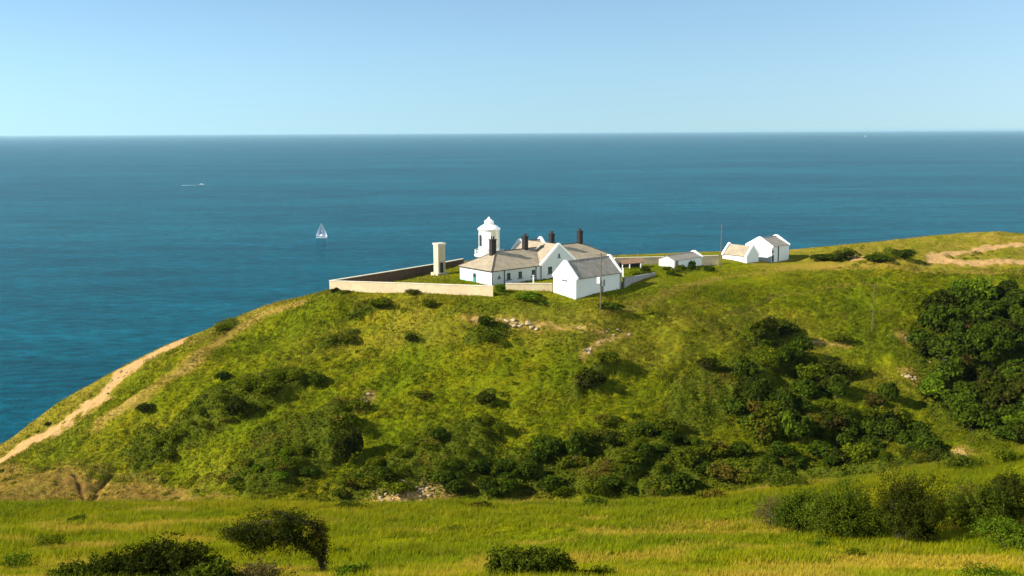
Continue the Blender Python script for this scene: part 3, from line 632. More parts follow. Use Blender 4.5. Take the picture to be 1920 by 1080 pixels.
# ridge along local y: turn an inner frame
wdt = 5.2; ln_ = 7.4; hw2 = 1.55; hr2 = 3.75
MB().prism([(0, 0, -2), (wdt, 0, -2), (wdt, 0, hw2), (wdt/2, 0, hr2-.05), (0, 0, hw2)], (0, ln_, 0)).build('wall', M['white'], sa)
rf = MB(); k = (hr2-hw2)/(wdt/2)
for s_ in (-1, 1):
    xe = wdt/2+s_*(wdt/2+.2); z_ = hw2-k*.2+.01
    slab(rf, [(xe, .42, z_), (xe, ln_-.42, z_), (wdt/2, ln_-.42, hr2+.01), (wdt/2, .42, hr2+.01)], .12)
rf.build('roof', M['slate'], sa)
for y_ in (-.06, ln_-.40):
    MB().prism([(-.35, y_, hw2-.3), (-.35, y_, hw2+.15), (wdt/2-.2, y_, hr2+.5), (wdt/2+.2, y_, hr2+.5), (wdt+.35, y_, hw2+.15), (wdt+.35, y_, hw2-.3), (wdt+.004, y_, hw2-.3), (wdt/2, y_, hr2-.03), (-.004, y_, hw2-.3)], (0, .46, 0)).build('coping', M['wpaint'], sa)
c = at(1446, 497, 243)
sb = tag(empty('large_shed', (c[0], c[1], 47.3), R(42)), 'larger white shed with grey roof at the right end of the buildings', 'shed')
gabled(sb, 8.0, 7.6, 3.5, 5.3, M['greyslate'], (True, True), -2, ch=.5)
MB().tube([(3.0, -.1, 3.35), (3.0, -.1, -.4)], .12, 6).build('downpipe', M['black'], sb)
MB().box(-.03, .9, -.05, .02, 1.8, 2.6).build('window', M['steel'], sb); MB().box(.2, 1.0, -.06, .02, -.4, 1.3).build('door', M['black'], sb)

# ------------------------------------------------------------------ poles
def pole(px, py, d, top, label, name='utility_pole', r_=.13, extra=False):
    q = at(px, py, d); z = float(ground(np.array([q[0]]), np.array([q[1]]))[0]); h_ = at(px, top, d)[2]-z
    root = tag(empty(name, (q[0], q[1], z)), label, 'pole')
    MB().tube([(0, 0, -.8), (0, 0, h_)], [r_, r_*.7], 8).build('shaft', M['wood'], root)
    if extra:
        a = MB().box(-.75, -.18, -.3, .2, h_*.46, h_*.57).build('white_box', M['wpaint'], root)
        MB().lathe([(.34, h_*.42), (.34, h_*.52), (.2, h_*.54)], 12, .5, 0).box(-.1, .6, -.06, .06, h_*.47, h_*.49).build('transformer', M['steel'], root)
        MB().box(-.7, .7, -.05, .05, h_-.5, h_-.38).build('cross_arm', M['wood'], root)
        for x in (-.6, 0, .6): MB().lathe([(.05, h_-.37), (.07, h_-.28), (.03, h_-.2)], 8, x, 0).build('insulator', M['steel'], root)
    else:
        MB().box(-.35, .35, -.04, .04, h_-.35, h_-.25).build('cross_arm', M['wood'], root)
    return root
p1 = pole(1126, 573, 186.5, 474, 'wooden pole carrying a white box and transformer before the outbuilding', extra=True)
p2 = pole(1351, 499, 236, 421, 'tall slender pole rising left of the small shed')
p3 = pole(1634, 632, 200, 532, 'thin pole standing alone on the green slope', r_=.07)
stk = pole(932, 612, 181, 596, 'short grey stake above the pale rock outcrop', name='stake', r_=.05)

# ------------------------------------------------------------------ boats
def sea_at(px, py): q = ray(px, py); t = -H/q[2]; return (q[0]*t, t, 0.)
def hullmb(L_, B_, h_):
    mb = MB(); n = 9; ring = []
    for i in range(n):
        t = i/(n-1); w = B_/2*math.sin(math.pi*min(t*.62+.38, 1))**.7 if t < 1 else .05; ring.append((L_*(t-.5), w))
    v = []; 
    for x, w in ring: v += [(x, -w, h_+.12*x/L_*h_), (x, -w*.5, -.3), (x, w*.5, -.3), (x, w, h_+.12*x/L_*h_)]
    f = []
    for i in range(n-1):
        for j in range(3): f.append((i*4+j, i*4+j+1, i*4+4+j+1, i*4+4+j))
        f.append((i*4+3, i*4, i*4+4, i*4+7))
    f.append((0, 1, 2, 3)); f.append(((n-1)*4+3, (n-1)*4+2, (n-1)*4+1, (n-1)*4)); mb.poly(v, f); return mb
q = sea_at(603, 447)
sbt = tag(empty('sailing_boat', q, R(6)), 'white sailing boat with full sails on the blue sea', 'boat')
hullmb(8.5, 2.6, 1.0).build('hull', M['hull'], sbt)
MB().tube([(.3, 0, .9), (.3, 0, 12.4)], [.1, .06], 6).build('mast', M['steel'], sbt)
def sail_mesh(a, b, c_, bulge, n=7):
    mb = MB(); A, B, C_ = Vector(a), Vector(b), Vector(c_); grid = {}; vs = []; fs = []
    for i in range(n+1):
        for j in range(n+1-i):
            u, v = i/n, j/n; w = 1-u-v; p = A*w+B*u+C_*v; p = p+Vector((0, 1, 0))*bulge*27*u*v*w+Vector((0, 1, 0))*bulge*1.2*(u*w+v*w); grid[i, j] = len(vs); vs.append(tuple(p))
    for i in range(n):
        for j in range(n-i):
            fs.append((grid[i, j], grid[i+1, j], grid[i, j+1]))
            if i+j < n-1: fs.append((grid[i+1, j], grid[i+1, j+1], grid[i, j+1]))
    mb.poly(vs, fs); return mb
sail_mesh((.2, 0, 1.8), (.2, 0, 12.2), (-4.4, 0, 1.9), 1.3).build('mainsail', M['sail'], sbt)
sail_mesh((4.6, 0, 1.2), (.5, 0, 11.6), (-1.2, .8, 1.7), 1.6).build('foresail', M['sail'], sbt)
MB().box(-.5, .45, -.75, -.6, 3.6, 5.2).build('sail_patch', M['navy'], sbt)
q = sea_at(378, 347)
mbt = tag(empty('motor_boat', q, R(12)), 'small pale motor boat on the sea far left of the sailing boat', 'boat')
hullmb(9, 3, 1.3).build('hull', M['hull'], mbt); MB().box(-1.5, 1.5, -1, 1, 1.2, 2.5).build('cabin', M['hull'], mbt)
wk = MB(); pts = []
for i in range(15):
    t = i/14; pts.append((-4-26*t, .8+2.6*t)); 
vs = [(x, -w+.5*math.sin(x), .06) for x, w in pts]+[(x, w+.5*math.sin(x*1.3), .06) for x, w in pts]
wk.poly(vs, [(i, i+1, 15+i+1, 15+i) for i in range(14)]); wo_ = wk.build('boat_wake', M['foam']); wo_.location = q; wo_.rotation_euler = (0, 0, R(12)); tag(wo_, kind='structure')
q = sea_at(1623, 257)
ts = tag(empty('tall_ship', q, R(30)), 'tiny pale ship near the horizon at the right', 'ship')
hullmb(40, 9, 4).build('hull', M['hull'], ts); MB().tube([(0, 0, 4), (0, 0, 38)], .4, 6).build('mast', M['hull'], ts)
sail_mesh((0, 0, 6), (0, 0, 36), (-18, 0, 6), 2).build('mainsail', M['sail'], ts); sail_mesh((18, 0, 6), (1, 0, 36), (1, 1, 6), 2).build('foresail', M['sail'], ts)

# ------------------------------------------------------------------ vegetation
def leaves(P_, Nrm, size, rng, tint, asp=.6):
    """one bent leaf-clump quad per point"""
    n = len(P_); r1 = rng.normal(size=(n, 3)); Nn = Nrm+.75*r1; Nn /= np.linalg.norm(Nn, axis=1, keepdims=True)+1e-9
    t = np.cross(Nn, rng.normal(size=(n, 3))); t /= np.linalg.norm(t, axis=1, keepdims=True)+1e-9; b = np.cross(Nn, t)
    s = size*(.6+.8*rng.random((n, 1))); t = t*s*.5; b = b*s*.5*asp
    v = np.stack([P_-t, P_-b+t*.15, P_+t, P_+b+t*.15], 1).reshape(-1, 3)
    f = np.arange(4*n).reshape(n, 4); return v, f, np.repeat(tint, 4)
def crown(seed, rx, ry, rz, n, size, lump=7, lean=(0, 0), hollow=.72, clump=.34, low=False):
    rng = np.random.default_rng(seed)
    cs = []; 
    for i in range(lump):
        a = rng.random()*2*math.pi; rr_ = math.sqrt(rng.random())*.62; zc = (.12 if low else .30)+(.55 if low else .42)*rng.random()*(1-rr_*.6); cs.append((rr_*math.cos(a), rr_*math.sin(a), zc, .30+.22*rng.random()))
    cs.append((0, 0, .5, .42)); pts = []; nr = []
    per = n//len(cs)
    for (cx_, cy_, cz_, r_) in cs:
        d = rng.normal(size=(per, 3)); d[:, 2] = np.abs(d[:, 2])*1.0-.35*(rng.random(per) < .5); d /= np.linalg.norm(d, axis=1, keepdims=True)
        # twig clusters: quantise directions a little so gaps appear between sprays
        k = rng.normal(size=(26, 3)); k[:, 2] = k[:, 2]*.7+.3; k /= np.linalg.norm(k, axis=1, keepdims=True); near_ = k[np.argmax(d@k.T, 1)]
        d2 = d*(1-clump)+near_*clump; rad = r_*(hollow+(1.12-hollow)*rng.random((per, 1))**.6)*(.9+.25*np.repeat(rng.random(26), 1)[np.argmax(d@k.T, 1)][:, None])
        pts.append(np.array([[cx_, cy_, cz_]])+d2*rad); nr.append(d)
    p = np.concatenate(pts); nn = np.concatenate(nr)
    p = p*np.array([[rx, ry, rz]]); p[:, 0] += lean[0]*p[:, 2]; p[:, 1] += lean[1]*p[:, 2]
    m = p[:, 2] > -.05; p = p[m]; nn = nn[m]
    v, f, t = leaves(p, nn, size, rng, rng.random(len(p)))
    return v, f, t
def stems(seed, rx, ry, rz, n=5, lean=(0, 0), th=.06):
    rr_ = random.Random(seed); mb = MB()
    for i in range(n):
        a = rr_.random()*6.28; e_ = rr_.uniform(.25, .6); x, y, z = rx*e_*math.cos(a), ry*e_*math.sin(a), rz*rr_.uniform(.5, .8)
        mb.tube([(.1*math.cos(a), .1*math.sin(a), -.3), (x*.4, y*.4, z*.4), (x+lean[0]*z, y+lean[1]*z, z)], [th, th*.7, th*.3], 5)
    return mb
PROTO = {}
def proto(key, seed, mat, n=2600, size=.30, lump=7, lean=(0, 0), clump=.34, hollow=.72, twig='bark'):
    v, f, t = crown(seed, 1.6, 1.6, 2.0, n, size, lump, lean, hollow, clump); me = np_mesh('crown', v, f, dict(tint=t)); me.materials.append(M[mat])
    sm = stems(seed, 1.4, 1.4, 1.7, 5, lean); so_ = sm.build('trunk', M[twig]); sme = so_.data; bpy.data.objects.remove(so_)
    PROTO[key] = (me, sme)
for i in range(4): proto('bush%d' % i, 100+i, 'bush', 2800, .27, 6+i)
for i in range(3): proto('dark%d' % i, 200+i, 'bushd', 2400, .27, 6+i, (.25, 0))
for i in range(2): proto('green%d' % i, 300+i, 'bushg', 2400, .30, 7)
for i in range(2): proto('scrub%d' % i, 400+i, 'scrubleaf', 2400, .24, 9)
proto('twiggy', 500, 'twig', 1500, .16, 6, (-.2, 0), .5, .4)
def put(key, x, y, w, h_, name, label, cat, group=None, dz=-.15):
    me, sme = PROTO[key]; z = float(ground(np.array([x]), np.array([y]))[0])
    e_ = empty(name, (x, y, z+dz), random.random()*6.28 if 'dark' not in key and 'twig' not in key else random.uniform(-.4, .4))
    e_.scale = (w/3.0, w/3.0*random.uniform(.8, 1.1), h_/2.0)
    c_ = bpy.data.objects.new('crown', me); COL.objects.link(c_); c_.parent = e_
    s_ = bpy.data.objects.new('trunk', sme); COL.objects.link(s_); s_.parent = e_
    return tag(e_, label, cat, group)
def ghit(px, py, dmin=130): return hit(px, py, ground, dmin)
# individually recognisable bushes: px, py of the foot, width px, height px, kind, label
ONE = [
 (935, 548, 28, 16, 'green0', 'round green bush at the right end of the cream compound wall'),
 (775, 552, 34, 9, 'scrub0', 'low bush against the middle of the cream compound wall'),
 (625, 549, 17, 10, 'dark0', 'small dark bush at the left corner of the cream compound wall'),
 (645, 549, 24, 6, 'scrub1', 'flat green bush just right of the wall corner'),
 (803, 575, 24, 18, 'dark1', 'dark lone bush on turf below the cream compound wall'),
 (768, 644, 24, 15, 'dark2', 'small dark bush in open grass on the upper slope'),
 (712, 580, 40, 15, 'dark0', 'dark bush topping the long scrub streak below the wall'),
 (650, 640, 34, 12, 'dark1', 'dark bush at the end of the second scrub streak'),
 (268, 774, 34, 15, 'dark2', 'dark bush beside the upper left of the long scrub band'),
 (420, 616, 36, 5, 'scrub0', 'olive bush on the left skyline above the worn trail'),
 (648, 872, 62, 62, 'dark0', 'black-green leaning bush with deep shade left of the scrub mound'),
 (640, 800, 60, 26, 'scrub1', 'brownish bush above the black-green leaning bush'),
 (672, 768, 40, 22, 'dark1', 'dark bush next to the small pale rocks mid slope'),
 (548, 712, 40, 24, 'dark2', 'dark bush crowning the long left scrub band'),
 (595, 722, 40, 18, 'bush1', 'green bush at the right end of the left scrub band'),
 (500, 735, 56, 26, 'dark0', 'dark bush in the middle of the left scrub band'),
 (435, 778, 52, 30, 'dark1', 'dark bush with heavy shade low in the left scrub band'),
 (415, 716, 30, 16, 'bush0', 'small green bush above the left scrub band'),
 (318, 862, 34, 16, 'dark2', 'small dark bush below the left scrub band'),
 (790, 750, 34, 16, 'scrub0', 'olive tussock bush in the centre of the slope'),
 (905, 758, 40, 24, 'dark1', 'round brown-green bush right of the slope centre'),
 (940, 815, 28, 26, 'dark2', 'dark upright bush at the tip of the scrub mound'),
 (915, 640, 40, 18, 'dark0', 'dark bush under the pale rock outcrop'),
 (910, 610, 36, 14, 'bush2', 'green bush just left of the pale rock outcrop'),
 (1140, 686, 48, 24, 'dark0', 'dark bush at the top of the steep scrub streak'),
 (1100, 728, 58, 34, 'dark1', 'dark bush low in the steep scrub streak'),
 (1160, 742, 20, 10, 'dark2', 'tiny dark bush right of the steep scrub streak'),
 (1186, 785, 24, 14, 'dark0', 'tiny black bush above the lower thicket'),
 (1135, 795, 46, 16, 'dark1', 'flat dark bush at the upper edge of the lower thicket'),
 (1325, 692, 44, 20, 'dark2', 'dark bush above the smooth olive scrub dome'),
 (1425, 632, 66, 32, 'dark0', 'wide dark bush on the upper slope right of centre'),
 (1470, 634, 44, 28, 'dark1', 'dark bush beside the wide dark bush on the upper slope'),
 (1445, 660, 60, 24, 'bush0', 'green bush below the pair of dark upper bushes'),
 (1575, 642, 40, 18, 'dark2', 'dark bush left of the thin lone pole'),
 (1610, 705, 46, 20, 'dark0', 'dark oval bush below the thin lone pole'),
 (1634, 760, 44, 24, 'dark1', 'black-shaded bush above the central thicket'),
 (1665, 755, 40, 34, 'bush3', 'blue-green bush beside the stony runnel'),
 (1760, 575, 60, 20, 'dark2', 'dark bush where a bank edge meets the right thicket'),
 (1580, 484, 34, 12, 'dark0', 'dark bush on the plateau right of the large shed'),
 (1545, 488, 60, 10, 'bush1', 'low green bush between the large shed and bare patch'),
 (1690, 482, 50, 12, 'bush2', 'rounded bush on the plateau before the sandy track'),
 (1650, 488, 60, 8, 'bush3', 'flat green bush on the plateau right of the bare patch'),
 (1292, 500, 30, 14, 'green1', 'bright green bush against the low store wall'),
 (1145, 583, 52, 12, 'bush0', 'low green bush at the foot of the pole with transformer'),
 (88, 800, 13, 8, 'dark2', 'tiny dark bush on the cliff edge above the dirt path'),
 (470, 722, 40, 14, 'scrub1', 'olive bush above the middle of the left scrub band'),
 (1000, 560, 60, 12, 'green0', 'grassy green shrub under the short cream wall'),
 (1420, 768, 60, 50, 'bush1', 'tall grey-green bush left in the central thicket'),
 (1475, 830, 46, 60, 'green1', 'bright green upright bush in the central thicket'),
 (1080, 868, 60, 50, 'bush3', 'blue-green cluster bush in the lower thicket'),
 (1035, 862, 50, 36, 'bush2', 'green bush left of the blue-green cluster bush'),
 (1180, 830, 50, 24, 'dark1', 'dark bush right of the blue-green cluster bush'),
]
for i_, (px, py, w, h_, key, lb) in enumerate(ONE):
    if key.startswith('dark') and h_ < 27: key = ['scrub0', 'scrub1', key][i_ % 3]; w *= 1.1; h_ *= .85
    x, y, z = ghit(px, py); s_ = y*1.0/F*1.03
    put(key, x, y, w*s_, h_*s_*1.0, 'bush', lb, 'bush', dz=-.1)
def fill(poly_px, n, keys, wr, hr_, label, group, seed, cat='bush', mind=.42):
    rng = random.Random(seed); poly = hxy(poly_px, 130); xs = [p[0] for p in poly]; yy = [p[1] for p in poly]; out = []; tries = 0
    while len(out) < n and tries < 6000:
        tries += 1; x, y = rng.uniform(min(xs), max(xs)), rng.uniform(min(yy), max(yy))
        if seg_dist(np.array([x]), np.array([y]), poly)[0] > 0: continue
        w = rng.uniform(*wr)*1.35
        if any(math.hypot(x-a, y-b) < (w+c_)*.5*mind for a, b, c_ in out): continue
        out.append((x, y, w)); put(rng.choice(keys), x, y, w, w*rng.uniform(*hr_), 'thicket_bush', label, cat, group)
fill([(1705, 660), (1730, 590), (1800, 556), (2060, 552), (2060, 690), (1900, 700), (1760, 720)], 64, ['bush0', 'bush1', 'bush2', 'bush3', 'dark0', 'green0'], (3.4, 6.4), (.5, .75), 'dark leafy bush in the upper right thicket', 'bushes of the upper right thicket', 1)
fill([(1740, 730), (1900, 705), (2060, 700), (2060, 845), (1920, 850), (1800, 800)], 46, ['bush0', 'bush1', 'bush3', 'green0', 'dark1'], (3.0, 5.8), (.45, .7), 'green bush in the lower right thicket', 'bushes of the lower right thicket', 2)
fill([(1370, 780), (1400, 690), (1500, 672), (1565, 700), (1585, 780), (1700, 780), (1740, 830), (1560, 850), (1400, 845)], 52, ['bush0', 'bush1', 'scrub0', 'dark1', 'bush3', 'bush2', 'scrub1'], (2.2, 4.8), (.42, .78), 'dark bush in the central thicket below the lone pole', 'bushes of the central thicket', 3)
fill([(960, 930), (1000, 860), (1120, 835), (1260, 810), (1380, 850), (1560, 855), (1780, 835), (1810, 870), (1600, 880), (1480, 905), (1300, 930), (1100, 930)], 60, ['bush0', 'bush1', 'bush2', 'scrub0', 'scrub1', 'dark1'], (1.8, 4.2), (.32, .6), 'green bush in the lower thicket along the valley foot', 'bushes of the lower valley thicket', 4)
fill([(620, 935), (680, 885), (760, 845), (860, 800), (920, 795), (930, 830), (860, 900), (760, 935)], 16, ['scrub0', 'scrub1', 'bush2'], (1.6, 3.4), (.3, .45), 'wind clipped scrub bush on the rounded mound', 'scrub bushes of the rounded mound', 5)
fill([(830, 940), (850, 900), (940, 860), (1000, 880), (960, 940)], 16, ['bush1', 'scrub0', 'bush2'], (1.6, 3.2), (.4, .6), 'small green bush right of the rounded scrub mound', 'bushes right of the rounded mound', 6)
fill([(250, 850), (350, 800), (450, 745), (560, 710), (470, 790), (330, 850)], 14, ['scrub0', 'scrub1', 'dark1'], (1.4, 3.0), (.3, .45), 'low scrub bush in the left scrub band', 'scrub bushes of the left band', 7)
fill([(430, 900), (500, 850), (600, 840), (640, 870), (560, 925), (450, 925)], 14, ['bush1', 'scrub0', 'green1'], (1.2, 2.6), (.3, .5), 'low green bush in the hollow behind the windswept tree', 'bushes of the hollow', 8)
fill([(1180, 515), (1230, 505), (1330, 500), (1350, 508), (1290, 516), (1200, 528)], 12, ['scrub0', 'bush0', 'dark1'], (1.2, 2.4), (.35, .5), 'low weedy bush on the bank before the low store', 'bushes on the bank before the store', 9)

# scattered low growth: leaf sprays over the scrub areas (uncountable) and grass
def scatter_scrub():
    rng = np.random.default_rng(5); ps = []
    for poly, h_, ew in MOUNDS:
        pa = np.array(poly); lo, hi = pa.min(0), pa.max(0); area = (hi-lo).prod(); n = int(area*22)
        x = rng.uniform(lo[0], hi[0], n); y = rng.uniform(lo[1], hi[1], n); d = seg_dist(x, y, poly)+1.2*fbm(x/3.5, y/3.5, 77, 3); m = (d < .1) & (y > 100); ps.append(np.stack([x[m], y[m]], 1))
    p = np.concatenate(ps); print('scrub sprays', len(p)); z = ground(p[:, 0], p[:, 1]); n = len(p)
    P_ = np.column_stack([p, z+rng.random(n)**1.5*.42*(1+.6*fbm(p[:, 0]/1.2, p[:, 1]/1.2, 12, 2))])
    v, f, t = leaves(P_, np.tile([[-.2, -.35, .8]], (n, 1)), .34, rng, rng.random(n)); me = np_mesh('scrub', v, f, dict(tint=t))
    tag(link_mesh('low_scrub', me, M['scrubleaf']), 'low dark green scrub spreading over the mounds of the slope', 'scrub', kind='stuff')
scatter_scrub()
def scatter_grass(name, n, ylo, yhi, hgt, wid, label, seed, blades=3, amax=.62, power=1.0, dmask=.35):
    rng = np.random.default_rng(seed)
    y = ylo+(yhi-ylo)*rng.random(n)**power; a = rng.uniform(-amax, amax, n); x = a*y
    s = np.interp(x/np.maximum(y, 30), _sa, _sdp); keep = (y < s+1.5) & ((y < 120) | (seg_dist(x, y, BLD) > 0.3) | (rng.random(n) < .25))
    x, y = x[keep], y[keep]; at_ = attrs(x, y); keep = (at_[0] < dmask) & (at_[2] < .6) & (at_[3] < .4); x, y = x[keep], y[keep]; dry = at_[1][keep]; z = ground(x, y); n = len(x)
    big = fbm(x/5, y/4, 61, 3)
    hh_ = hgt*(.45+.8*rng.random(n))*(1+.45*big)*np.where(dry > .5, .8, 1)
    vs = []; fs = []; ts = []; dr = []
    for b in range(blades):
        ang = rng.random(n)*6.28; dx, dy = np.cos(ang)*wid/2, np.sin(ang)*wid/2; ox, oy = (rng.random(n)-.5)*wid*3, (rng.random(n)-.5)*wid*3
        ln1 = rng.normal(size=n)*.25+.22; ln2 = rng.normal(size=n)*.25+.08
        base = np.stack([x+ox, y+oy, z-.04], 1)
        v = np.stack([base+np.stack([-dx, -dy, 0*dx], 1), base+np.stack([dx, dy, 0*dx], 1), base+np.stack([ln1*hh_, ln2*hh_, hh_], 1)], 1)
        vs.append(v.reshape(-1, 3)); tt = np.repeat(rng.random(n)*.9+.1*dry, 3); ts.append(tt); dr.append(np.repeat(dry, 3))
    v = np.concatenate(vs); f = np.arange(len(v)).reshape(-1, 3)
    me = np_mesh(name, v, f, dict(tint=np.concatenate(ts), dry=np.concatenate(dr)))
    tag(link_mesh(name, me, M['grass']), label, 'grass', kind='stuff')
def scatter_tussocks():
    rng = np.random.default_rng(77); n = 2600; y = rng.uniform(140, 262, n); x = rng.uniform(-.6, .6, n)*y
    k = (fbm(x/9, y/7, 300, 3)+.35*rng.normal(size=n) > .25) & (y < np.interp(x/y, _sa, _sdp)-3) & (seg_dist(x, y, BLD) > 2); x, y = x[k], y[k]; at_ = attrs(x, y); k = (at_[0] < .2) & (at_[2] < .5); x, y = x[k], y[k]
    r_ = .25+.75*rng.random(len(x))**2.2; m = (26+110*r_).astype(int); X = np.repeat(x, m); Y = np.repeat(y, m); Rr = np.repeat(r_, m); q = rng.normal(size=(len(X), 3)); q /= np.linalg.norm(q, axis=1, keepdims=True); q[:, 2] = np.abs(q[:, 2])
    X = X+q[:, 0]*Rr*1.25; Y = Y+q[:, 1]*Rr; Z = ground(X, Y)+q[:, 2]*Rr*.7; t = np.repeat(rng.random(len(x)), m)*.5+.5*rng.random(len(X))
    v, f, t = leaves(np.column_stack([X, Y, Z]), q, .26, rng, t); tag(link_mesh('rough_tussocks', np_mesh('rough_tussocks', v, f, dict(tint=t)), M['scrubleaf']), 'countless small dark tussocks dotted over the rough slope', 'tussocks', kind='stuff')
scatter_tussocks()
scatter_grass('meadow_grass', 290000, 34, 102, .42, .055, 'long yellow-green grass of the near meadow', 21, 3, .8)
scatter_grass('slope_grass', 310000, 136, 235, .42, .16, 'rough tufted grass covering the far slope', 22, 2, .74)
scatter_grass('plateau_grass', 50000, 225, 306, .30, .2, 'short dry grass on the headland plateau', 23, 2, .74)

# ------------------------------------------------------------------ foreground bushes and the windswept tree
def near_bush(px, py, wpx, hpx, mat, name, label, cat, seed, n=9000, size=.10, d=None, lump=10, lean=(0, 0), clump=.42, hollow=.45, sy=.8, bark='bark', nst=9, dmin=30):
    x, y, z = hit(px, py, ground, dmin); s_ = y/F*1.05; w = wpx*s_; h_ = hpx*s_
    root = tag(empty(name, (x, y, z-.05)), label, cat)
    v, f, t = crown(seed, w*.53, w*.53*sy, h_*1.02, int(n*1.7), size*1.05, lump+4, lean, hollow, clump, True); link_mesh('crown', np_mesh('crown', v, f, dict(tint=t)), M[mat], root)
    stems(seed, w*.5, w*.4, h_*.9, nst, lean, .05).build('trunk', M[bark], root)
    return root
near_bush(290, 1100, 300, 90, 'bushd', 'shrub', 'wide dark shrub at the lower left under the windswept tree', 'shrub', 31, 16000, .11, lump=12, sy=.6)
near_bush(190, 1098, 170, 66, 'bushn', 'shrub', 'low green shrub at the left foot of the wide dark shrub', 'shrub', 32, 6000, .11)
near_bush(400, 1104, 130, 50, 'bushn', 'shrub', 'low green shrub between the wide dark shrub and the windswept trunk', 'shrub', 33, 5000, .11)
near_bush(490, 1100, 130, 52, 'twig', 'bare_shrub', 'bare brown twiggy shrub beneath the windswept crown', 'shrub', 45, 3000, .07, clump=.6, hollow=.2, bark='barkl')
near_bush(1000, 1094, 165, 72, 'bushn', 'shrub', 'dark green shrub alone at the bottom centre', 'shrub', 34, 12000, .10, lump=8)
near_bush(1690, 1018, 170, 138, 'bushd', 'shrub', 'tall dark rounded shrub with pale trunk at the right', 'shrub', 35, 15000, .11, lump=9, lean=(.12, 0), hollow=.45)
near_bush(1580, 1010, 190, 118, 'bushn', 'shrub', 'broad green shrub left of the tall dark rounded shrub', 'shrub', 36, 14000, .11, lump=10)
near_bush(1500, 1000, 120, 84, 'bush', 'shrub', 'shorter green shrub beside the bare brown twigs', 'shrub', 37, 7000, .11)
near_bush(1450, 990, 100, 70, 'twig', 'bare_shrub', 'bare brown twiggy shrub at the left end of the right-hand shrubs', 'shrub', 38, 3500, .07, clump=.6, hollow=.2, bark='barkl')
near_bush(1820, 985, 150, 90, 'bushn', 'shrub', 'green shrub just right of the tall dark rounded shrub', 'shrub', 39, 10000, .11)
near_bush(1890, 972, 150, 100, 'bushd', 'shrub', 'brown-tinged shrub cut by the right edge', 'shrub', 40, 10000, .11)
near_bush(1890, 1030, 150, 60, 'bushg', 'shrub', 'low bright green shrub in front at the right edge', 'shrub', 41, 6000, .10)
near_bush(660, 1098, 80, 44, 'bushg', 'grass_clump', 'dark rushy clump right of the windswept trunk', 'plant', 42, 2500, .10)
near_bush(1870, 1094, 150, 26, 'bushg', 'weed_patch', 'bright yellow-green leafy weeds at the lower right corner', 'plant', 43, 3000, .08)
near_bush(1120, 1094, 120, 22, 'scrubleaf', 'weed_patch', 'low straggling weeds right of the bottom centre shrub', 'plant', 44, 2500, .09)
for i_, (px, py, w, h_, lb) in enumerate([(30, 1075, 90, 50, 'tall weedy clump at the lower left corner'), (95, 1030, 60, 30, 'weedy clump above the lower left corner'), (145, 978, 46, 12, 'low dark weed clump in the meadow left of the wide dark shrub'), (640, 1040, 40, 12, 'small weed clump right of the windswept tree'),
    (730, 985, 60, 9, 'flat dark weed patch in the meadow below the scree'), (850, 995, 50, 8, 'flat weed patch in the middle of the meadow'), (1545, 1030, 60, 16, 'small weed clump in front of the broad green shrub'), (1600, 1045, 40, 20, 'dark weed clump below the pale trunk'), (1290, 1020, 50, 9, 'flat weed patch left of the bare brown twigs')]):
    near_bush(px, py, w, h_, ['bushg', 'scrubleaf', 'bush'][i_ % 3], 'weed_clump', lb, 'plant', 60+i_, 900, .09, nst=4)
for i_, (px, py, w, h_, lb) in enumerate([(1335, 938, 70, 20, 'scrubby clump on the meadow crest below the lower thicket'), (1480, 912, 90, 26, 'scrubby clump on the meadow crest left of the right-hand shrubs'), (1800, 880, 90, 34, 'green clump on the meadow crest above the right-hand shrubs'), (1880, 868, 70, 26, 'green clump on the meadow crest near the right edge'), (1120, 948, 60, 14, 'low clump on the meadow crest right of centre'), (660, 955, 80, 14, 'low clump on the meadow crest left of the scree'), (900, 955, 60, 12, 'low clump on the meadow crest right of the scree')]):
    near_bush(px, py, w, h_, ['scrubleaf', 'bushn', 'bushn'][i_ % 3], 'crest_bush', lb, 'bush', 90+i_, 1300, .16, nst=4)
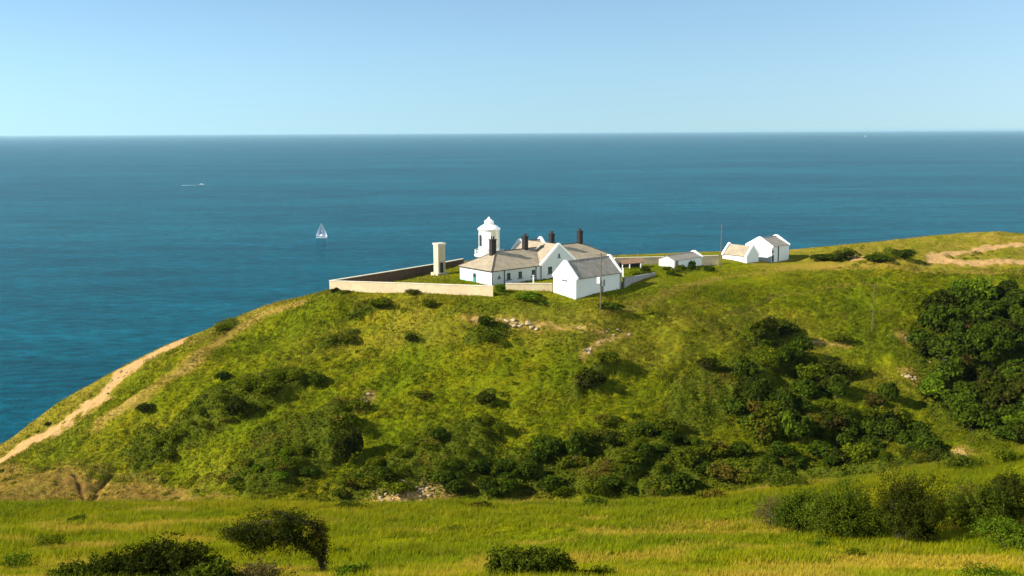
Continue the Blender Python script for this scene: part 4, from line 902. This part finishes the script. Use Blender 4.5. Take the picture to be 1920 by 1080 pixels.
# pale stem of the tall dark shrub
x, y, z = hit(1693, 1020, ground, 30)
tk = MB().tube([(x, y-.6, z-.2), (x-.05, y-.6, z+1.0), (x+.1, y-.4, z+2.0), (x-.2, y, z+3.2)], [.11, .085, .07, .04], 7).build('trunk', M['barkl'])
shr = [o for o in COL.objects if o.get('label', '').startswith('tall dark rounded shrub')][0]
tk.parent = shr; tk.location = -shr.location
def windswept():
    x, y, z = hit(611, 1082, ground, 30); s_ = y/F
    root = tag(empty('windswept_tree', (x, y, z-.05)), 'dark windswept tree with crown swept to the left at the lower left', 'tree')
    rr_ = random.Random(3); tr = MB(); tips = []; nr = []
    def W2(px, py, dy=0): return Vector(((px-611)*s_, dy, (1082-py)*s_))
    main = [W2(611, 1090), W2(604, 1062, .1), W2(598, 1035, .0), W2(575, 1012, -.1), W2(545, 1000, 0), W2(505, 1003, .1), W2(468, 1010, 0)]
    tr.tube([tuple(p) for p in main], [.15, .13, .12, .10, .08, .06, .03], 8)
    b2 = [W2(604, 1055), W2(610, 1025, .1), W2(606, 990, .1), W2(585, 965, 0), W2(540, 955, 0)]
    tr.tube([tuple(p) for p in b2], [.11, .1, .08, .06, .03], 7)
    def along(ch, t): 
        k = t*(len(ch)-1); i = min(int(k), len(ch)-2); return ch[i].lerp(ch[i+1], k-i)
    pts = []
    for i in range(230):
        # targets inside the crown outline, measured from the photo: wedge thin at left, deep at right
        u = rr_.random(); px = 412+u*206
        top = float(np.interp(px, [412, 440, 480, 520, 560, 595, 620], [978, 962, 948, 940, 942, 955, 985]))+rr_.uniform(-4, 8)
        bot = float(np.interp(px, [412, 440, 470, 540, 560, 590, 612, 620], [990, 1012, 1026, 1022, 1016, 1036, 1072, 1070]))
        py = top+(bot-top)*rr_.random()**.9
        tgt = W2(px, py, rr_.uniform(-.9, .9)*(.45+.6*math.sin(math.pi*min(u+.12, 1))))
        srcs = [along(main, rr_.uniform(.25, 1)) for _ in range(5)]+[along(b2, rr_.uniform(.2, 1)) for _ in range(5)]
        src = min(srcs, key=lambda q_: (q_-tgt).length+(0 if q_.x > tgt.x-.2 else 1.2))
        midp = src.lerp(tgt, .5)+Vector((rr_.uniform(-.1, .1), rr_.uniform(-.1, .1), .12))
        tr.tube([tuple(src), tuple(midp), tuple(tgt)], [.028, .02, .008], 4)
        for k in range(105):
            t = rr_.uniform(.55, 1.1); p = (src.lerp(midp, t*2) if t < .5 else midp.lerp(tgt, t*2-1)); g = .17
            pts.append(p+Vector((rr_.gauss(0, g)-.05, rr_.gauss(0, g), rr_.gauss(0, g*.7)))); nr.append((rr_.gauss(-.3, .5), rr_.gauss(0, .5), .8))
    tr.build('trunk', M['bark'], root)
    rng = np.random.default_rng(8); P_ = np.array([tuple(p) for p in pts]); v, f, t = leaves(P_, np.array(nr), .085, rng, rng.random(len(P_)))
    link_mesh('crown', np_mesh('crown', v, f, dict(tint=t)), M['bushd'], root)
windswept()

# ------------------------------------------------------------------ rocks
def rock_mesh(seed):
    rng = np.random.default_rng(seed); bm = bmesh.new(); bmesh.ops.create_icosphere(bm, subdivisions=2, radius=1)
    pl_ = rng.normal(size=(9, 3)); pl_ /= np.linalg.norm(pl_, axis=1, keepdims=True)
    for v in bm.verts:
        c_ = np.array(v.co)
        for n_ in pl_:
            k_ = c_@n_-.68
            if k_ > 0: c_ = c_-n_*k_
        v.co = Vector(c_*(1+.04*rng.normal()))
    me = bpy.data.meshes.new('rock'); bm.to_mesh(me); bm.free(); me.materials.append(M['rock']); return me
RK = [rock_mesh(s_) for s_ in range(5)]
def rocks(pts, n, sr, label, group, seed, spread=1.0, single=False):
    rr_ = random.Random(seed); line = hxy(pts, 130)
    for i in range(n):
        k = rr_.random()*(len(line)-1); j = min(int(k), len(line)-2) if len(line) > 1 else 0
        a = Vector(line[j]).lerp(Vector(line[j+1]), k-j) if len(line) > 1 else Vector(line[0])
        x, y = a.x+rr_.gauss(0, spread), a.y+rr_.gauss(0, spread); z = float(ground(np.array([x]), np.array([y]))[0]); s_ = rr_.uniform(*sr)*.8
        o = bpy.data.objects.new('rock', RK[rr_.randrange(5)]); COL.objects.link(o); o.location = (x, y, z+s_*.12); o.scale = (s_*1.3, s_, s_*rr_.uniform(.45, .8)); o.rotation_euler = (rr_.uniform(-.2, .2), rr_.uniform(-.2, .2), rr_.random()*6)
        tag(o, label, 'rock', group)
rocks([(945, 606), (1005, 612)], 14, (.3, .75), 'pale limestone boulder in the outcrop below the compound wall', 'rocks of the upper outcrop', 1, .5)
rocks([(870, 594), (930, 600)], 7, (.15, .35), 'small pale stone left of the upper outcrop', 'stones left of the upper outcrop', 2, .4)
rocks([(1030, 612), (1130, 626), (1190, 628)], 16, (.15, .4), 'small pale stone scattered right of the upper outcrop', 'stones right of the upper outcrop', 3, .8)
rocks([(1098, 662), (1125, 642)], 8, (.3, .6), 'pale stone above the steep scrub streak', 'stones above the steep scrub streak', 4, .4)
rocks([(678, 765), (692, 742)], 6, (.25, .5), 'pale rock beside the dark bush mid slope', 'rocks mid slope', 5, .3)
rocks([(712, 938), (760, 934), (800, 940), (830, 922)], 46, (.14, .42), 'pale scree stone at the foot of the rounded mound', 'scree stones at the mound foot', 6, 1.0)
rocks([(1700, 636), (1730, 650), (1750, 690)], 14, (.2, .45), 'brownish stone left of the upper right thicket', 'stones left of the upper right thicket', 7, .9)
rocks([(1695, 705), (1715, 715), (1748, 752)], 22, (.18, .45), 'pale stone in the stony runnel', 'stones of the runnel', 8, .5)
rocks([(1805, 850), (1825, 885)], 10, (.2, .4), 'pale stone at the foot of the lower right thicket', 'stones below the lower right thicket', 9, .5)
rocks([(1808, 437), (1850, 434), (1875, 434)], 9, (.3, .6), 'white stone on the right skyline', 'stones on the right skyline', 10, .4)
rocks([(200, 742), (225, 705), (290, 668)], 9, (.2, .5), 'flat stone in the worn dirt path', 'stones in the dirt path', 11, .6)
rocks([(195, 945), (205, 945)], 1, (.25, .3), 'lone white stone below the brown gully', None, 12, .1)

# ------------------------------------------------------------------ sea haze
HB = 110000
hz = MB().box(-HB, HB, -HB, HB, -9, 96).build('haze', None)
hm = bpy.data.materials.new('sea_haze'); hm.use_nodes = True; hn = hm.node_tree; hn.nodes.clear()
ho = hn.nodes.new('ShaderNodeOutputMaterial'); hv = hn.nodes.new('ShaderNodeVolumePrincipled')
hv.inputs['Color'].default_value = (.55, .85, 1, 1); hv.inputs['Density'].default_value = 2.6e-5; hv.inputs['Anisotropy'].default_value = .3
hn.links.new(hv.outputs[0], ho.inputs['Volume']); hz.data.materials.append(hm); tag(hz, 'thin pale sea haze over the water', 'haze', kind='stuff')
